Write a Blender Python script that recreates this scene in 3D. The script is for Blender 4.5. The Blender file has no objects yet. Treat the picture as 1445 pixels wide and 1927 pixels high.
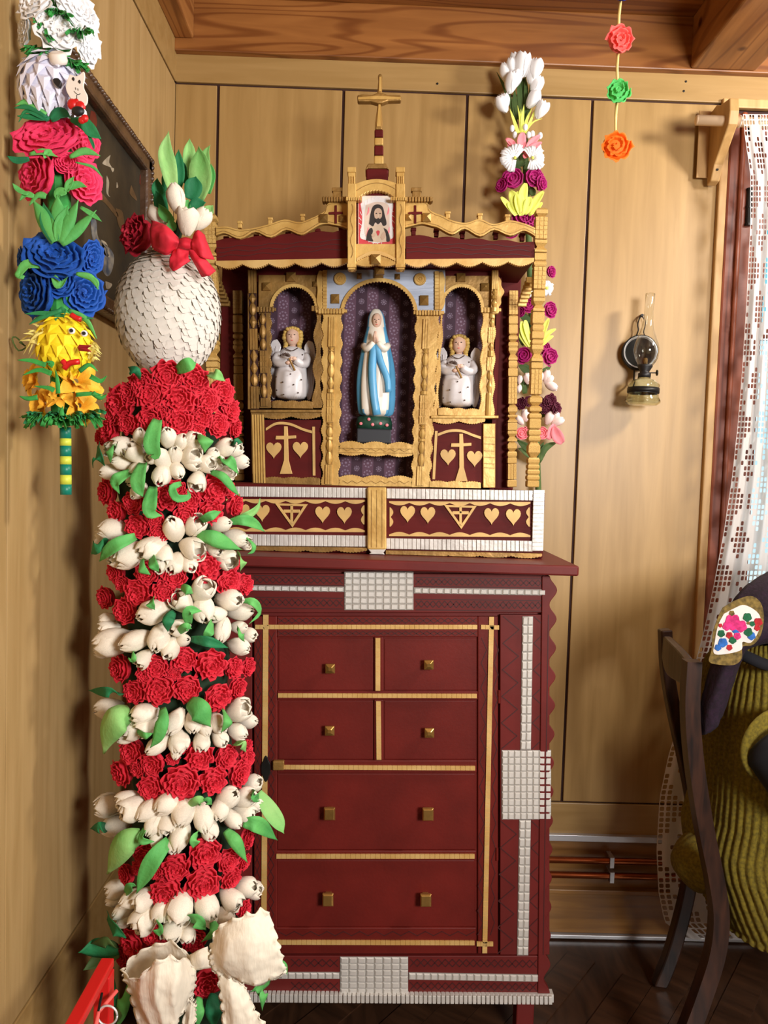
import bpy, bmesh, math, random
from mathutils import Vector, Matrix, noise
PI = math.pi
sc = bpy.context.scene
col = sc.collection
random.seed(7)
# ------------------------------------------------------------------ camera
CAMH = 1.26
F, CX, CY = 1448.0, 722.5, 963.5
PITCH, YAW, ROLL = [math.radians(a) for a in (3.03, 0.9, 1.78)]
_f = Vector((math.sin(YAW)*math.cos(PITCH), math.cos(YAW)*math.cos(PITCH), -math.sin(PITCH)))
_r = Vector((math.cos(YAW), -math.sin(YAW), 0)); _d = _f.cross(_r)
RT = math.cos(ROLL)*_r - math.sin(ROLL)*_d
DN = math.sin(ROLL)*_r + math.cos(ROLL)*_d
FW = _f
CAM = Vector((0, 0, CAMH))
cam = bpy.data.cameras.new('camera'); co = bpy.data.objects.new('camera', cam); col.objects.link(co)
cam.sensor_fit = 'VERTICAL'; cam.sensor_height = 24.0; cam.lens = 24.0*F/1927.0; cam.clip_start = .02
m3 = Matrix((RT, -DN, -FW)).transposed()
co.matrix_world = Matrix.Translation(CAM) @ m3.to_4x4()
sc.camera = co
def ray(px, py): return RT*((px-CX)/F) + DN*((py-CY)/F) + FW
def W(px, py, Y):                      # pixel -> point on the vertical plane y = Y
    d = ray(px, py); return CAM + d*(Y/d.y)
def WX(px, py, X):                     # pixel -> point on the plane x = X (left wall)
    d = ray(px, py); return CAM + d*(X/d.x)
def WZ(px, py, Z):
    d = ray(px, py); return CAM + d*((Z-CAMH)/d.z)
# ------------------------------------------------------------------ view, world, lamps
vs = sc.view_settings
vs.view_transform = 'Standard'; vs.look = 'None'; vs.exposure = 0.0; vs.gamma = 1.0; vs.use_curve_mapping = False
def S(r, g, b):
    f = lambda c: (c/255)/12.92 if c/255 <= .04045 else ((c/255+.055)/1.055)**2.4
    return (f(r), f(g), f(b), 1)
wd = bpy.data.worlds.new('sky'); sc.world = wd; wd.use_nodes = True
nt = wd.node_tree; bg = nt.nodes['Background']
tc = nt.nodes.new('ShaderNodeTexCoord'); ns = nt.nodes.new('ShaderNodeTexNoise'); cr = nt.nodes.new('ShaderNodeValToRGB')
ns.inputs['Scale'].default_value = 5; ns.inputs['Detail'].default_value = 5
cr.color_ramp.elements[0].position = .44; cr.color_ramp.elements[0].color = S(105, 205, 225)
cr.color_ramp.elements[1].position = .66; cr.color_ramp.elements[1].color = (1, 1, 1, 1)
nt.links.new(tc.outputs['Generated'], ns.inputs['Vector']); nt.links.new(ns.outputs['Fac'], cr.inputs['Fac'])
nt.links.new(cr.outputs['Color'], bg.inputs['Color']); bg.inputs['Strength'].default_value = 1.15
def area(name, loc, target, size, power, colr):
    l = bpy.data.lights.new(name, 'AREA'); l.shape = 'DISK'; l.size = size; l.energy = power; l.color = colr
    o = bpy.data.objects.new(name, l); col.objects.link(o); o.location = loc
    o.rotation_euler = (Vector(target)-Vector(loc)).to_track_quat('-Z', 'Y').to_euler()
    return o
area('room_lamp_key', (1.5, 1.25, 2.2), (-.1, 1.75, 1.2), .22, 22, (1, .95, .88))
area('rear_window_light', (1.3, -.75, 1.6), (-.05, 1.7, 1.15), .7, 74, (1, .97, .93))  # area light standing for an unseen window behind the camera to the right
# ------------------------------------------------------------------ materials
MATS = {}
def pbr(name, c, rough=.6, metal=0, var=.0, vscale=20, bump=0, bscale=60, coat=0, spec=.5, stretch=(1,1,1), c2=None, det=4):
    m = bpy.data.materials.new(name); m.use_nodes = True; MATS[name] = m
    n = m.node_tree.nodes; L = m.node_tree.links; b = n['Principled BSDF']
    b.inputs['Base Color'].default_value = c; b.inputs['Roughness'].default_value = rough; b.inputs['Metallic'].default_value = metal
    b.inputs['Specular IOR Level'].default_value = spec
    if coat: b.inputs['Coat Weight'].default_value = coat; b.inputs['Coat Roughness'].default_value = .2
    if var or bump or c2:
        t = n.new('ShaderNodeTexCoord'); mp = n.new('ShaderNodeMapping'); mp.inputs['Scale'].default_value = stretch
        L.new(t.outputs['Object'], mp.inputs['Vector'])
        if var or c2:
            x = n.new('ShaderNodeTexNoise'); x.inputs['Scale'].default_value = vscale; x.inputs['Detail'].default_value = det
            L.new(mp.outputs['Vector'], x.inputs['Vector'])
            r = n.new('ShaderNodeValToRGB')
            r.color_ramp.elements[0].position = .35; r.color_ramp.elements[1].position = .65
            if c2 is None:
                r.color_ramp.elements[0].color = tuple(v*(1-var) for v in c[:3])+(1,)
                r.color_ramp.elements[1].color = tuple(min(1, v*(1+var)) for v in c[:3])+(1,)
            else:
                r.color_ramp.elements[0].color = c; r.color_ramp.elements[1].color = c2
            L.new(x.outputs['Fac'], r.inputs['Fac']); L.new(r.outputs['Color'], b.inputs['Base Color'])
        if bump:
            x2 = n.new('ShaderNodeTexNoise'); x2.inputs['Scale'].default_value = bscale; x2.inputs['Detail'].default_value = 3
            L.new(mp.outputs['Vector'], x2.inputs['Vector'])
            bp = n.new('ShaderNodeBump'); bp.inputs['Strength'].default_value = bump; bp.inputs['Distance'].default_value = .004
            L.new(x2.outputs['Fac'], bp.inputs['Height']); L.new(bp.outputs['Normal'], b.inputs['Normal'])
    return m
def wood(name, ca, cb, stretch, scale=6, rough=.5, dist=2.0, rings=False, knots=False):
    """streaky grain: noise stretched along the fibre, with optional figure"""
    m = bpy.data.materials.new(name); m.use_nodes = True; MATS[name] = m
    n = m.node_tree.nodes; L = m.node_tree.links; b = n['Principled BSDF']; b.inputs['Roughness'].default_value = rough
    t = n.new('ShaderNodeTexCoord'); mp = n.new('ShaderNodeMapping'); mp.inputs['Scale'].default_value = stretch
    L.new(t.outputs['Object'], mp.inputs['Vector'])
    x = n.new('ShaderNodeTexNoise'); x.inputs['Scale'].default_value = scale; x.inputs['Detail'].default_value = 8; x.inputs['Distortion'].default_value = dist*.3
    L.new(mp.outputs['Vector'], x.inputs['Vector'])
    r = n.new('ShaderNodeValToRGB'); r.color_ramp.elements[0].position = .3; r.color_ramp.elements[1].position = .7
    r.color_ramp.elements[0].color = ca; r.color_ramp.elements[1].color = cb
    out = r.outputs['Color']; L.new(x.outputs['Fac'], r.inputs['Fac'])
    if rings:
        w = n.new('ShaderNodeTexNoise'); w.inputs['Scale'].default_value = scale*.35; w.inputs['Detail'].default_value = 1.5; w.inputs['Distortion'].default_value = .4
        L.new(mp.outputs['Vector'], w.inputs['Vector'])
        mu = n.new('ShaderNodeMath'); mu.operation = 'MULTIPLY'; mu.inputs[1].default_value = 70; L.new(w.outputs['Fac'], mu.inputs[0])
        si = n.new('ShaderNodeMath'); si.operation = 'SINE'; L.new(mu.outputs[0], si.inputs[0])
        r2 = n.new('ShaderNodeValToRGB'); r2.color_ramp.elements[0].position = .35; r2.color_ramp.elements[1].position = 1
        r2.color_ramp.elements[0].color = (1, 1, 1, 1); r2.color_ramp.elements[1].color = (.5, .36, .26, 1)
        L.new(si.outputs[0], r2.inputs['Fac'])
        mx = n.new('ShaderNodeMix'); mx.data_type = 'RGBA'; mx.blend_type = 'MULTIPLY'; mx.inputs['Factor'].default_value = .75
        L.new(out, mx.inputs['A']); L.new(r2.outputs['Color'], mx.inputs['B']); out = mx.outputs['Result']
    if knots:
        v = n.new('ShaderNodeTexVoronoi'); v.inputs['Scale'].default_value = 5.0
        L.new(t.outputs['Object'], v.inputs['Vector'])
        r3 = n.new('ShaderNodeValToRGB'); r3.color_ramp.elements[0].position = .04; r3.color_ramp.elements[1].position = .075
        r3.color_ramp.elements[0].color = (.25, .12, .07, 1); r3.color_ramp.elements[1].color = (1, 1, 1, 1)
        L.new(v.outputs['Distance'], r3.inputs['Fac'])
        mx = n.new('ShaderNodeMix'); mx.data_type = 'RGBA'; mx.blend_type = 'MULTIPLY'; mx.inputs['Factor'].default_value = 1
        L.new(out, mx.inputs['A']); L.new(r3.outputs['Color'], mx.inputs['B']); out = mx.outputs['Result']
    L.new(out, b.inputs['Base Color'])
    bp = n.new('ShaderNodeBump'); bp.inputs['Strength'].default_value = .12; bp.inputs['Distance'].default_value = .002
    L.new(x.outputs['Fac'], bp.inputs['Height']); L.new(bp.outputs['Normal'], b.inputs['Normal'])
    return m
wood('panel', S(156,122,70), S(175,140,86), (9,9,.7), 4, .42)
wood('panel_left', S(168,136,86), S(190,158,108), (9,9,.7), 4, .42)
wood('rail', S(158,124,72), S(174,140,88), (.7,9,9), 4, .42)
wood('pine', S(134,82,38), S(168,110,56), (.9,9,9), 3, .38, rings=True, knots=True)
wood('pine_y', S(134,82,38), S(172,116,62), (9,.9,9), 3, .38, rings=True, knots=True)
wood('casing_wood', S(110,48,28), S(150,78,48), (9,9,.8), 3, .4, rings=True, knots=True)
wood('trim_wood', S(176,134,80), S(206,168,112), (9,9,.8), 5, .5)
wood('floor_wood', S(44,28,19), S(74,48,32), (7,1.2,7), 5, .3)
wood('base_board', S(120,82,40), S(156,112,60), (.8,9,9), 5, .4)
wood('chair_wood', S(22,14,12), S(64,38,26), (6,6,1), 9, .35)
wood('bracket_wood', S(165,125,72), S(196,156,100), (5,5,1), 6, .5)
pbr('gap', S(52,22,14), .8)
pbr('cab_red', S(102,30,27), .5, spec=.3, var=.14, vscale=7, bump=.12, bscale=25, coat=.05)
pbr('door_red', S(100,25,19), .5, spec=.3, var=.14, vscale=9, bump=.06, bscale=150)
pbr('altar_red', S(86,14,13), .6, spec=.2, var=.15, vscale=9, bump=.25, bscale=14, stretch=(.25,1,3))
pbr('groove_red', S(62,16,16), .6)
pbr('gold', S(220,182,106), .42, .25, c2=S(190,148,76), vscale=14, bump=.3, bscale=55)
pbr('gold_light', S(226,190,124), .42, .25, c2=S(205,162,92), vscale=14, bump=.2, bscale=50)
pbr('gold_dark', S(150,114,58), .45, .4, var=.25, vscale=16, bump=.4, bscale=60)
pbr('gold_flat', S(208,170,104), .5, .15, var=.12, vscale=20)
pbr('brass', S(200,160,90), .28, .85, var=.15, vscale=30)
pbr('silver', S(212,208,202), .4, .25, var=.08, vscale=25, bump=.3, bscale=50)
pbr('silver_blue', S(170,180,200), .42, .3, var=.12, vscale=10, bump=.4, bscale=18, stretch=(.4,1,3))
pbr('silver_gap', S(150,146,140), .6, .1)
pbr('iron', S(40,38,36), .45, .6, var=.2)
pbr('black', S(22,20,22), .5)
pbr('rose_red', S(216,34,56), .75, var=.16, vscale=30)
pbr('rose_deep', S(176,18,46), .75, var=.16, vscale=30)
pbr('rose_pink', S(228,48,96), .75, var=.14, vscale=30)
pbr('rose_blue', S(8,76,168), .75, var=.2, vscale=30)
pbr('rose_white', S(240,240,242), .75)
pbr('magenta', S(172,14,110), .7, var=.2, vscale=40)
pbr('wine', S(92,12,46), .7, var=.2, vscale=40)
pbr('soft_pink', S(246,140,150), .7, var=.1, vscale=40)
pbr('pale_pink', S(248,224,218), .7)
pbr('lime', S(232,240,110), .7, var=.06, vscale=40)
pbr('cream', S(240,230,212), .7, var=.05, vscale=25, bump=.25, bscale=70)
pbr('crepe', S(240,230,210), .8, var=.04, vscale=60, bump=.25, bscale=70, stretch=(3,3,.5))
pbr('egg_white', S(238,232,222), .7, bump=.4, bscale=120)
pbr('leaf', S(104,190,98), .7, c2=S(78,166,84), vscale=12, bump=.3, bscale=120)
pbr('leaf_light', S(160,208,126), .7, c2=S(120,188,100), vscale=12, bump=.3, bscale=120)
pbr('leaf_dark', S(16,112,72), .7, c2=S(36,132,76), vscale=12, bump=.3, bscale=120)
pbr('leaf_olive', S(86,108,50), .7, c2=S(60,90,40), vscale=12)
pbr('fringe_green', S(52,150,66), .75, var=.25, vscale=60)
pbr('core_green', S(18,44,22), .9)
pbr('yellow', S(250,222,30), .7, var=.08, vscale=50)
pbr('amber', S(246,186,52), .7, var=.14, vscale=40)
pbr('feather', S(236,224,130), .85, var=.1, vscale=60)
pbr('teal', S(16,124,104), .4)
pbr('yellow_green', S(206,214,70), .5)
pbr('sheep', S(226,226,244), .6, var=.04)
pbr('paper', S(236,226,216), .7)
pbr('red_bright', S(206,24,26), .4)
pbr('steel', S(225,225,225), .35, .4)
pbr('alu', S(205,205,208), .4, .6)
pbr('copper', S(170,92,52), .3, .9, var=.15, vscale=15)
pbr('skin', S(228,190,168), .55)
pbr('skin_doll', S(222,196,170), .6)
pbr('hair', S(206,172,92), .6, var=.25, vscale=40, bump=.5, bscale=60)
pbr('robe_cream', S(240,232,218), .4, var=.04, coat=.2)
pbr('robe_blue', S(92,168,214), .4, var=.1, coat=.2)
pbr('angel_white', S(222,218,220), .35, var=.05, coat=.3)
pbr('ink', S(70,50,40), .6)
pbr('statue_green', S(30,72,56), .5, var=.3, vscale=80)
pbr('statue_black', S(34,38,46), .5)
pbr('knit', S(104,90,18), .95, var=.3, vscale=160)
pbr('dark_cloth', S(16,16,24), .9)
pbr('straw', S(232,206,130), .6)
pbr('orange', S(246,120,14), .75, var=.12, vscale=50)
pbr('coral', S(240,98,92), .75, var=.12, vscale=50)
pbr('mint', S(92,206,108), .75, var=.2, vscale=50)
pbr('ultra', S(40,60,190), .75)
pbr('frame_wood', S(78,54,36), .35, var=.4, vscale=25, bump=.6, bscale=60, coat=.3)
pbr('rod_wood', S(232,202,166), .5)
def emit_free_glass(name, colr, rough=0.0, ior=1.45):
    m = bpy.data.materials.new(name); m.use_nodes = True; MATS[name] = m
    b = m.node_tree.nodes['Principled BSDF']; b.inputs['Base Color'].default_value = colr
    b.inputs['Transmission Weight'].default_value = 1; b.inputs['Roughness'].default_value = rough; b.inputs['IOR'].default_value = ior
emit_free_glass('glass', (.97, .98, .96, 1)); emit_free_glass('font_glass', (.86, .92, .84, 1)); 
def fabric_backdrop():
    """purple striped cloth with pale rosettes"""
    m = bpy.data.materials.new('backdrop'); m.use_nodes = True; MATS['backdrop'] = m
    n = m.node_tree.nodes; L = m.node_tree.links; b = n['Principled BSDF']; b.inputs['Roughness'].default_value = .7
    t = n.new('ShaderNodeTexCoord'); sp = n.new('ShaderNodeSeparateXYZ'); L.new(t.outputs['Object'], sp.inputs[0])
    def M(op, a, bb=None, c=None):
        k = n.new('ShaderNodeMath'); k.operation = op
        for i, v in enumerate((a, bb, c)):
            if v is None: continue
            if isinstance(v, (int, float)): k.inputs[i].default_value = v
            else: L.new(v, k.inputs[i])
        return k.outputs[0]
    P = .0272
    u = M('DIVIDE', sp.outputs['X'], P); v0 = M('DIVIDE', sp.outputs['Z'], P)
    iu = M('FLOOR', u); fu = M('SUBTRACT', M('SUBTRACT', u, iu), .5)
    v = M('ADD', v0, M('MULTIPLY', iu, .5)); fv = M('SUBTRACT', M('FRACT', v), .5)
    r = M('SQRT', M('ADD', M('MULTIPLY', fu, fu), M('MULTIPLY', fv, fv)))
    par = M('GREATER_THAN', M('FRACT', M('MULTIPLY', iu, .5)), .25)
    R = M('ADD', M('MULTIPLY', par, .14), .2)
    ring = M('LESS_THAN', M('ABSOLUTE', M('SUBTRACT', r, R)), .06)
    dot = M('LESS_THAN', r, .1)
    an = M('GREATER_THAN', M('SINE', M('MULTIPLY', M('ARCTAN2', fv, fu), 8)), -.3)
    pat = M('MULTIPLY', M('MAXIMUM', M('MULTIPLY', ring, an), dot), .5)
    mx = n.new('ShaderNodeMix'); mx.data_type = 'RGBA'; mx.inputs['A'].default_value = S(66,38,56); mx.inputs['B'].default_value = S(100,66,86)
    L.new(par, mx.inputs['Factor'])
    m2 = n.new('ShaderNodeMix'); m2.data_type = 'RGBA'; L.new(mx.outputs['Result'], m2.inputs['A']); m2.inputs['B'].default_value = S(172,152,176)
    L.new(pat, m2.inputs['Factor']); L.new(m2.outputs['Result'], b.inputs['Base Color'])
fabric_backdrop()
def lace():
    m = bpy.data.materials.new('lace'); m.use_nodes = True; MATS['lace'] = m
    n = m.node_tree.nodes; L = m.node_tree.links; b = n['Principled BSDF']; b.inputs['Roughness'].default_value = .9
    b.inputs['Base Color'].default_value = S(240,238,236)
    uv = n.new('ShaderNodeUVMap'); sp = n.new('ShaderNodeSeparateXYZ'); L.new(uv.outputs['UV'], sp.inputs[0])
    def M(op, a, bb=None):
        k = n.new('ShaderNodeMath'); k.operation = op
        for i, v in enumerate((a, bb)):
            if v is None: continue
            if isinstance(v, (int, float)): k.inputs[i].default_value = v
            else: L.new(v, k.inputs[i])
        return k.outputs[0]
    U = M('MULTIPLY', sp.outputs['X'], 1); V = M('MULTIPLY', sp.outputs['Y'], 1)
    fu = M('ABSOLUTE', M('SUBTRACT', M('FRACT', U), .5)); fv = M('ABSOLUTE', M('SUBTRACT', M('FRACT', V), .5))
    p4 = M('ADD', M('POWER', M('MULTIPLY', fu, 2.9), 4), M('POWER', M('MULTIPLY', fv, 2.6), 4))
    hole = M('LESS_THAN', p4, 1)
    # filled motifs: diamonds of solid cells
    iu = M('FLOOR', U); iv = M('FLOOR', V)
    a = M('ABSOLUTE', M('SUBTRACT', M('MODULO', iu, 8), 4)); c = M('ABSOLUTE', M('SUBTRACT', M('MODULO', iv, 14), 7))
    dia = M('LESS_THAN', M('ABSOLUTE', M('SUBTRACT', M('ADD', a, M('MULTIPLY', c, .6)), 3.4)), 1.1)
    wn = n.new('ShaderNodeTexWhiteNoise'); wn.noise_dimensions = '2D'; cb = n.new('ShaderNodeCombineXYZ'); L.new(iu, cb.inputs[0]); L.new(iv, cb.inputs[1]); L.new(cb.outputs[0], wn.inputs['Vector'])
    rnd = M('GREATER_THAN', wn.outputs['Value'], .9)
    solid = M('MAXIMUM', dia, rnd)
    hole2 = M('MULTIPLY', hole, M('SUBTRACT', 1, solid))
    tr = n.new('ShaderNodeBsdfTransparent'); tl = n.new('ShaderNodeBsdfTranslucent'); tl.inputs['Color'].default_value = S(240,240,240)
    ms = n.new('ShaderNodeMixShader'); ms.inputs[0].default_value = .45; L.new(b.outputs[0], ms.inputs[1]); L.new(tl.outputs[0], ms.inputs[2])
    m2 = n.new('ShaderNodeMixShader'); L.new(hole2, m2.inputs[0]); L.new(ms.outputs[0], m2.inputs[1]); L.new(tr.outputs[0], m2.inputs[2])
    L.new(m2.outputs[0], n['Material Output'].inputs['Surface'])
lace()
# ------------------------------------------------------------------ mesh helpers
class MB:
    def __init__(s): s.v = []; s.f = []; s.mi = []; s.uv = None
    def add(s, vs_, fs, mi=0):
        o = len(s.v); s.v += [Vector(p) for p in vs_]
        for f in fs: s.f.append([i+o for i in f]); s.mi.append(mi)
        return s
    def box(s, x0, x1, y0, y1, z0, z1, mi=0):
        p = [(x, y, z) for x in (x0, x1) for y in (y0, y1) for z in (z0, z1)]
        return s.add(p, [(0,1,3,2),(4,6,7,5),(0,4,5,1),(2,3,7,6),(0,2,6,4),(1,5,7,3)], mi)
    def ext(s, front, back, mi=0):                     # front/back: equal loops
        n = len(front); fs = [list(range(n)), list(range(2*n-1, n-1, -1))]
        fs += [(i, n+i, n+(i+1) % n, (i+1) % n) for i in range(n)]
        return s.add(list(front)+list(back), fs, mi)
    def prism(s, poly, Y, t, mi=0):                    # pixel outline on plane y=Y, thickness t to the back
        a = [W(x, y, Y) for x, y in poly]
        return s.ext(a, [p+Vector((0, t, 0)) for p in a], mi)
    def rect(s, x0, y0, x1, y1, Y, t, mi=0): return s.prism([(x0,y0),(x0,y1),(x1,y1),(x1,y0)], Y, t, mi)
    def band(s, outer, inner, Y, t, mi=0, close=False):  # strip between two pixel paths
        n = len(outer); a = [W(*p, Y) for p in outer]; b = [W(*p, Y) for p in inner]; T = Vector((0, t, 0))
        vs_ = a+b+[p+T for p in a]+[p+T for p in b]; fs = []
        rng = range(n if close else n-1)
        for i in rng:
            j = (i+1) % n
            fs += [(i, n+i, n+j, j), (2*n+i, 2*n+j, 3*n+j, 3*n+i), (i, j, 2*n+j, 2*n+i), (n+i, 3*n+i, 3*n+j, n+j)]
        if not close: fs += [(0, 2*n, 3*n, n), (n-1, 2*n-1, 4*n-1, 3*n-1)]
        return s.add(vs_, fs, mi)
    def pyramid(s, cx, cy, w, h, Y, d, mi=0):           # square stud rising toward the viewer
        p = [W(cx-w/2, cy-h/2, Y), W(cx+w/2, cy-h/2, Y), W(cx+w/2, cy+h/2, Y), W(cx-w/2, cy+h/2, Y)]
        q = [a-Vector((0, d*.45, 0)) for a in p]; c = W(cx, cy, Y)-Vector((0, d, 0))
        return s.add(p+q+[c], [(0,1,5,4),(1,2,6,5),(2,3,7,6),(3,0,4,7),(4,5,8),(5,6,8),(6,7,8),(7,4,8),(3,2,1,0)], mi)
    def rings(s, rr, cap=True, mi=0, closed=True):
        n = len(rr[0]); o = len(s.v); vs_ = [p for r in rr for p in r]; fs = []
        for i in range(len(rr)-1):
            for k in range(n if closed else n-1):
                k2 = (k+1) % n; fs.append((i*n+k, i*n+k2, (i+1)*n+k2, (i+1)*n+k))
        if cap and closed: fs += [list(range(n))[::-1], [(len(rr)-1)*n+k for k in range(n)]]
        return s.add(vs_, fs, mi)
    def tube(s, pts, rad, n=8, mi=0):
        pts = [Vector(p) for p in pts]; rr = []
        rads = rad if isinstance(rad, (list, tuple)) else [rad]*len(pts)
        up = Vector((0, 0, 1)); a = None
        for i, p in enumerate(pts):
            d = (pts[min(i+1, len(pts)-1)]-pts[max(i-1, 0)]).normalized()
            if a is None: a = d.cross(up if abs(d.z) < .9 else Vector((1, 0, 0))).normalized()
            else: a = (a-d*a.dot(d)).normalized()
            b = d.cross(a)
            rr.append([p+(a*math.cos(2*PI*k/n)+b*math.sin(2*PI*k/n))*rads[i] for k in range(n)])
        return s.rings(rr, True, mi)
    def lathe(s, prof, c=(0,0,0), n=24, mi=0, ax=None, cap=True):
        c = Vector(c); z = Vector(ax or (0, 0, 1)).normalized()
        x = z.cross(Vector((0, 1, 0)) if abs(z.y) < .9 else Vector((1, 0, 0))).normalized(); y = z.cross(x)
        return s.rings([[c+z*h+(x*math.cos(2*PI*k/n)+y*math.sin(2*PI*k/n))*max(r, 1e-4) for k in range(n)] for r, h in prof], cap, mi)
    def ell(s, c, rx, ry, rz, n=16, m=10, mi=0, rot=None):
        c = Vector(c); rr = []
        for i in range(m+1):
            a = -PI/2+PI*i/m; q = max(math.cos(a), .01)
            ring = [Vector((rx*q*math.cos(2*PI*k/n), ry*q*math.sin(2*PI*k/n), rz*math.sin(a))) for k in range(n)]
            rr.append([c+(rot @ p if rot else p) for p in ring])
        return s.rings(rr, True, mi)
    def grid(s, G, mi=0, uv=None):
        R_, C_ = len(G), len(G[0]); vs_ = [p for r in G for p in r]
        if uv is not None: s.uv = (s.uv or [])+[u for r in uv for u in r]
        return s.add(vs_, [(i*C_+j, i*C_+j+1, (i+1)*C_+j+1, (i+1)*C_+j) for i in range(R_-1) for j in range(C_-1)], mi)
    def clampz(s, z):
        for p in s.v: p.z = max(p.z, z)
        return s
    def mesh(s, name, mats, smooth=False):
        me = bpy.data.meshes.new(name); me.from_pydata([tuple(p) for p in s.v], [], s.f)
        for m in (mats if isinstance(mats, (list, tuple)) else [mats]): me.materials.append(MATS[m])
        me.polygons.foreach_set('material_index', s.mi)
        if s.uv:
            l = me.uv_layers.new(name='UVMap')
            for lp in me.loops: l.data[lp.index].uv = s.uv[lp.vertex_index]
        me.update()
        bm = bmesh.new(); bm.from_mesh(me); bmesh.ops.recalc_face_normals(bm, faces=bm.faces); bm.to_mesh(me); bm.free()
        if smooth: me.polygons.foreach_set('use_smooth', [True]*len(me.polygons))
        return me
    def build(s, name, mats, parent=None, smooth=False, bevel=0, solid=0, sub=0):
        o = bpy.data.objects.new(name, s.mesh(name, mats, smooth)); col.objects.link(o)
        if parent: attach(o, parent)
        if solid:
            md = o.modifiers.new('thickness', 'SOLIDIFY'); md.thickness = solid; md.offset = 0
        if bevel:
            md = o.modifiers.new('bevel', 'BEVEL'); md.width = bevel; md.segments = 2; md.limit_method = 'ANGLE'; md.angle_limit = math.radians(40)
        if sub:
            md = o.modifiers.new('sub', 'SUBSURF'); md.levels = sub; md.render_levels = sub
        return o
WM = {}
def wm(o): return WM.get(o.name, Matrix.Identity(4))
def attach(o, p):                                    # the child keeps its place in the world
    o.parent = p; o.matrix_parent_inverse = wm(p).inverted()
def thing(name, label, cat, loc=(0,0,0), group=None):
    o = bpy.data.objects.new(name, None); col.objects.link(o); o.location = loc; o.empty_display_size = .05
    WM[o.name] = Matrix.Translation(Vector(loc))
    return tag(o, label, cat, group)
def tag(o, label, cat, group=None):
    o['label'] = label; o['category'] = cat
    if group: o['group'] = group
    return o
def struct(o): o['kind'] = 'structure'; return o
def inst(name, me, mat4, parent):                     # linked copy of shared mesh data
    o = bpy.data.objects.new(name, me); col.objects.link(o)
    attach(o, parent); o.matrix_basis = mat4; WM[o.name] = mat4.copy()
    return o
def frame(pos, z, spin=0, s=1.0):
    z = Vector(z).normalized(); x = z.cross(Vector((0, 0, 1)) if abs(z.z) < .95 else Vector((0, 1, 0))).normalized(); y = z.cross(x)
    x2 = x*math.cos(spin)+y*math.sin(spin); y2 = z.cross(x2)
    sv = s if isinstance(s, (tuple, list)) else (s, s, s)
    m = Matrix(((x2.x*sv[0], y2.x*sv[1], z.x*sv[2], pos[0]), (x2.y*sv[0], y2.y*sv[1], z.y*sv[2], pos[1]), (x2.z*sv[0], y2.z*sv[1], z.z*sv[2], pos[2]), (0, 0, 0, 1)))
    return m
def lerp(a, b, t): return a+(b-a)*t
def cat(pts, n):                                      # Catmull-Rom resample of a list of Vectors
    pts = [Vector(p) for p in pts]
    if len(pts) == 2: return [pts[0].lerp(pts[1], i/(n-1)) for i in range(n)]
    out = []
    for i in range(n):
        t = i/(n-1)*(len(pts)-1); k = min(int(t), len(pts)-2); u = t-k
        p1, p2 = pts[k], pts[k+1]; p0 = pts[k-1] if k else p1*2-p2; p3 = pts[k+2] if k+2 < len(pts) else p2*2-p1
        out.append(.5*((2*p1)+(p2-p0)*u+(2*p0-5*p1+4*p2-p3)*u*u+(3*p1-p0-3*p2+p3)*u**3))
    return out
def wave(x0, y0, x1, y1, n, amp, kind='arc', res=8):  # pixel points along a scalloped line; amp along +y
    out = []
    L = math.hypot(x1-x0, y1-y0); nx, ny = -(y1-y0)/L, (x1-x0)/L
    for i in range(n*res+1):
        t = i/(n*res); ph = t*n % 1.0
        if kind == 'arc': a = abs(math.sin(PI*t*n))
        elif kind == 'iarc': a = 1-abs(math.sin(PI*t*n))
        else: a = .5-.5*math.cos(2*PI*t*n)
        out.append((x0+(x1-x0)*t+nx*amp*a, y0+(y1-y0)*t+ny*amp*a))
    return out
# ------------------------------------------------------------------ setting
YW = 2.05; XW = -.54; ZR = 2.245; ZL = .372; ZF = 2.315; ZC = 2.45
XR, YR = 2.3, -1.6
xs = [W(411, 152, YW).x, W(647, 161, YW).x, W(880, 171, YW).x, (W(1113, 180, YW).x+W(1060, 1500, YW).x)/2]
XT = W(1330, 700, YW).x                                # left edge of the window trim
WX0, WZ0, WZ1 = XT+.10, .78, W(1400, 205, YW).z-.075    # window opening
WX1 = 2.0
# back wall: backing board with the window opening, raised panels, rails
b = MB()
b.box(XW-.1, WX0, YW+.006, YW+.12, 0, ZC+.05); b.box(WX1, XR, YW+.006, YW+.12, 0, ZC+.05)
b.box(WX0, WX1, YW+.006, YW+.12, 0, WZ0); b.box(WX0, WX1, YW+.006, YW+.12, WZ1, ZC+.05)
wb = struct(b.build('wall_back', 'gap'))
G = .0035
xe = [XW]+xs+[XT+.02]
for i in range(len(xe)-1):
    MB().box(xe[i]+(G if i else 0), xe[i+1]-G, YW, YW+.008, ZL+G, ZR-G).build('panel', 'panel', wb, bevel=.0015)
MB().box(XW, XR, YW-.002, YW+.008, ZR+.002, ZF+.1).build('top_rail', 'rail', wb, bevel=.002)
MB().box(XW, XT+.04, YW-.001, YW+.008, .285, ZL-.001).build('bottom_rail', 'rail', wb, bevel=.002)
MB().box(WX1+.05, XR, YW, YW+.008, ZL, ZR).build('panel', 'panel', wb)
MB().box(XT+.04, WX1+.05, YW, YW+.008, .285, WZ0-.06).build('panel', 'panel', wb)
nm = MB()
for (x, y) in ((823,157),(1291,153),(1287,171),(462,95),(1242,133),(1018,128)): nm.lathe([(.0,0),(.0028,.0004),(.0028,.002)], W(x, y, YW-.004), 8, ax=(0,1,0))
nm.build('nail', 'iron', wb)
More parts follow.
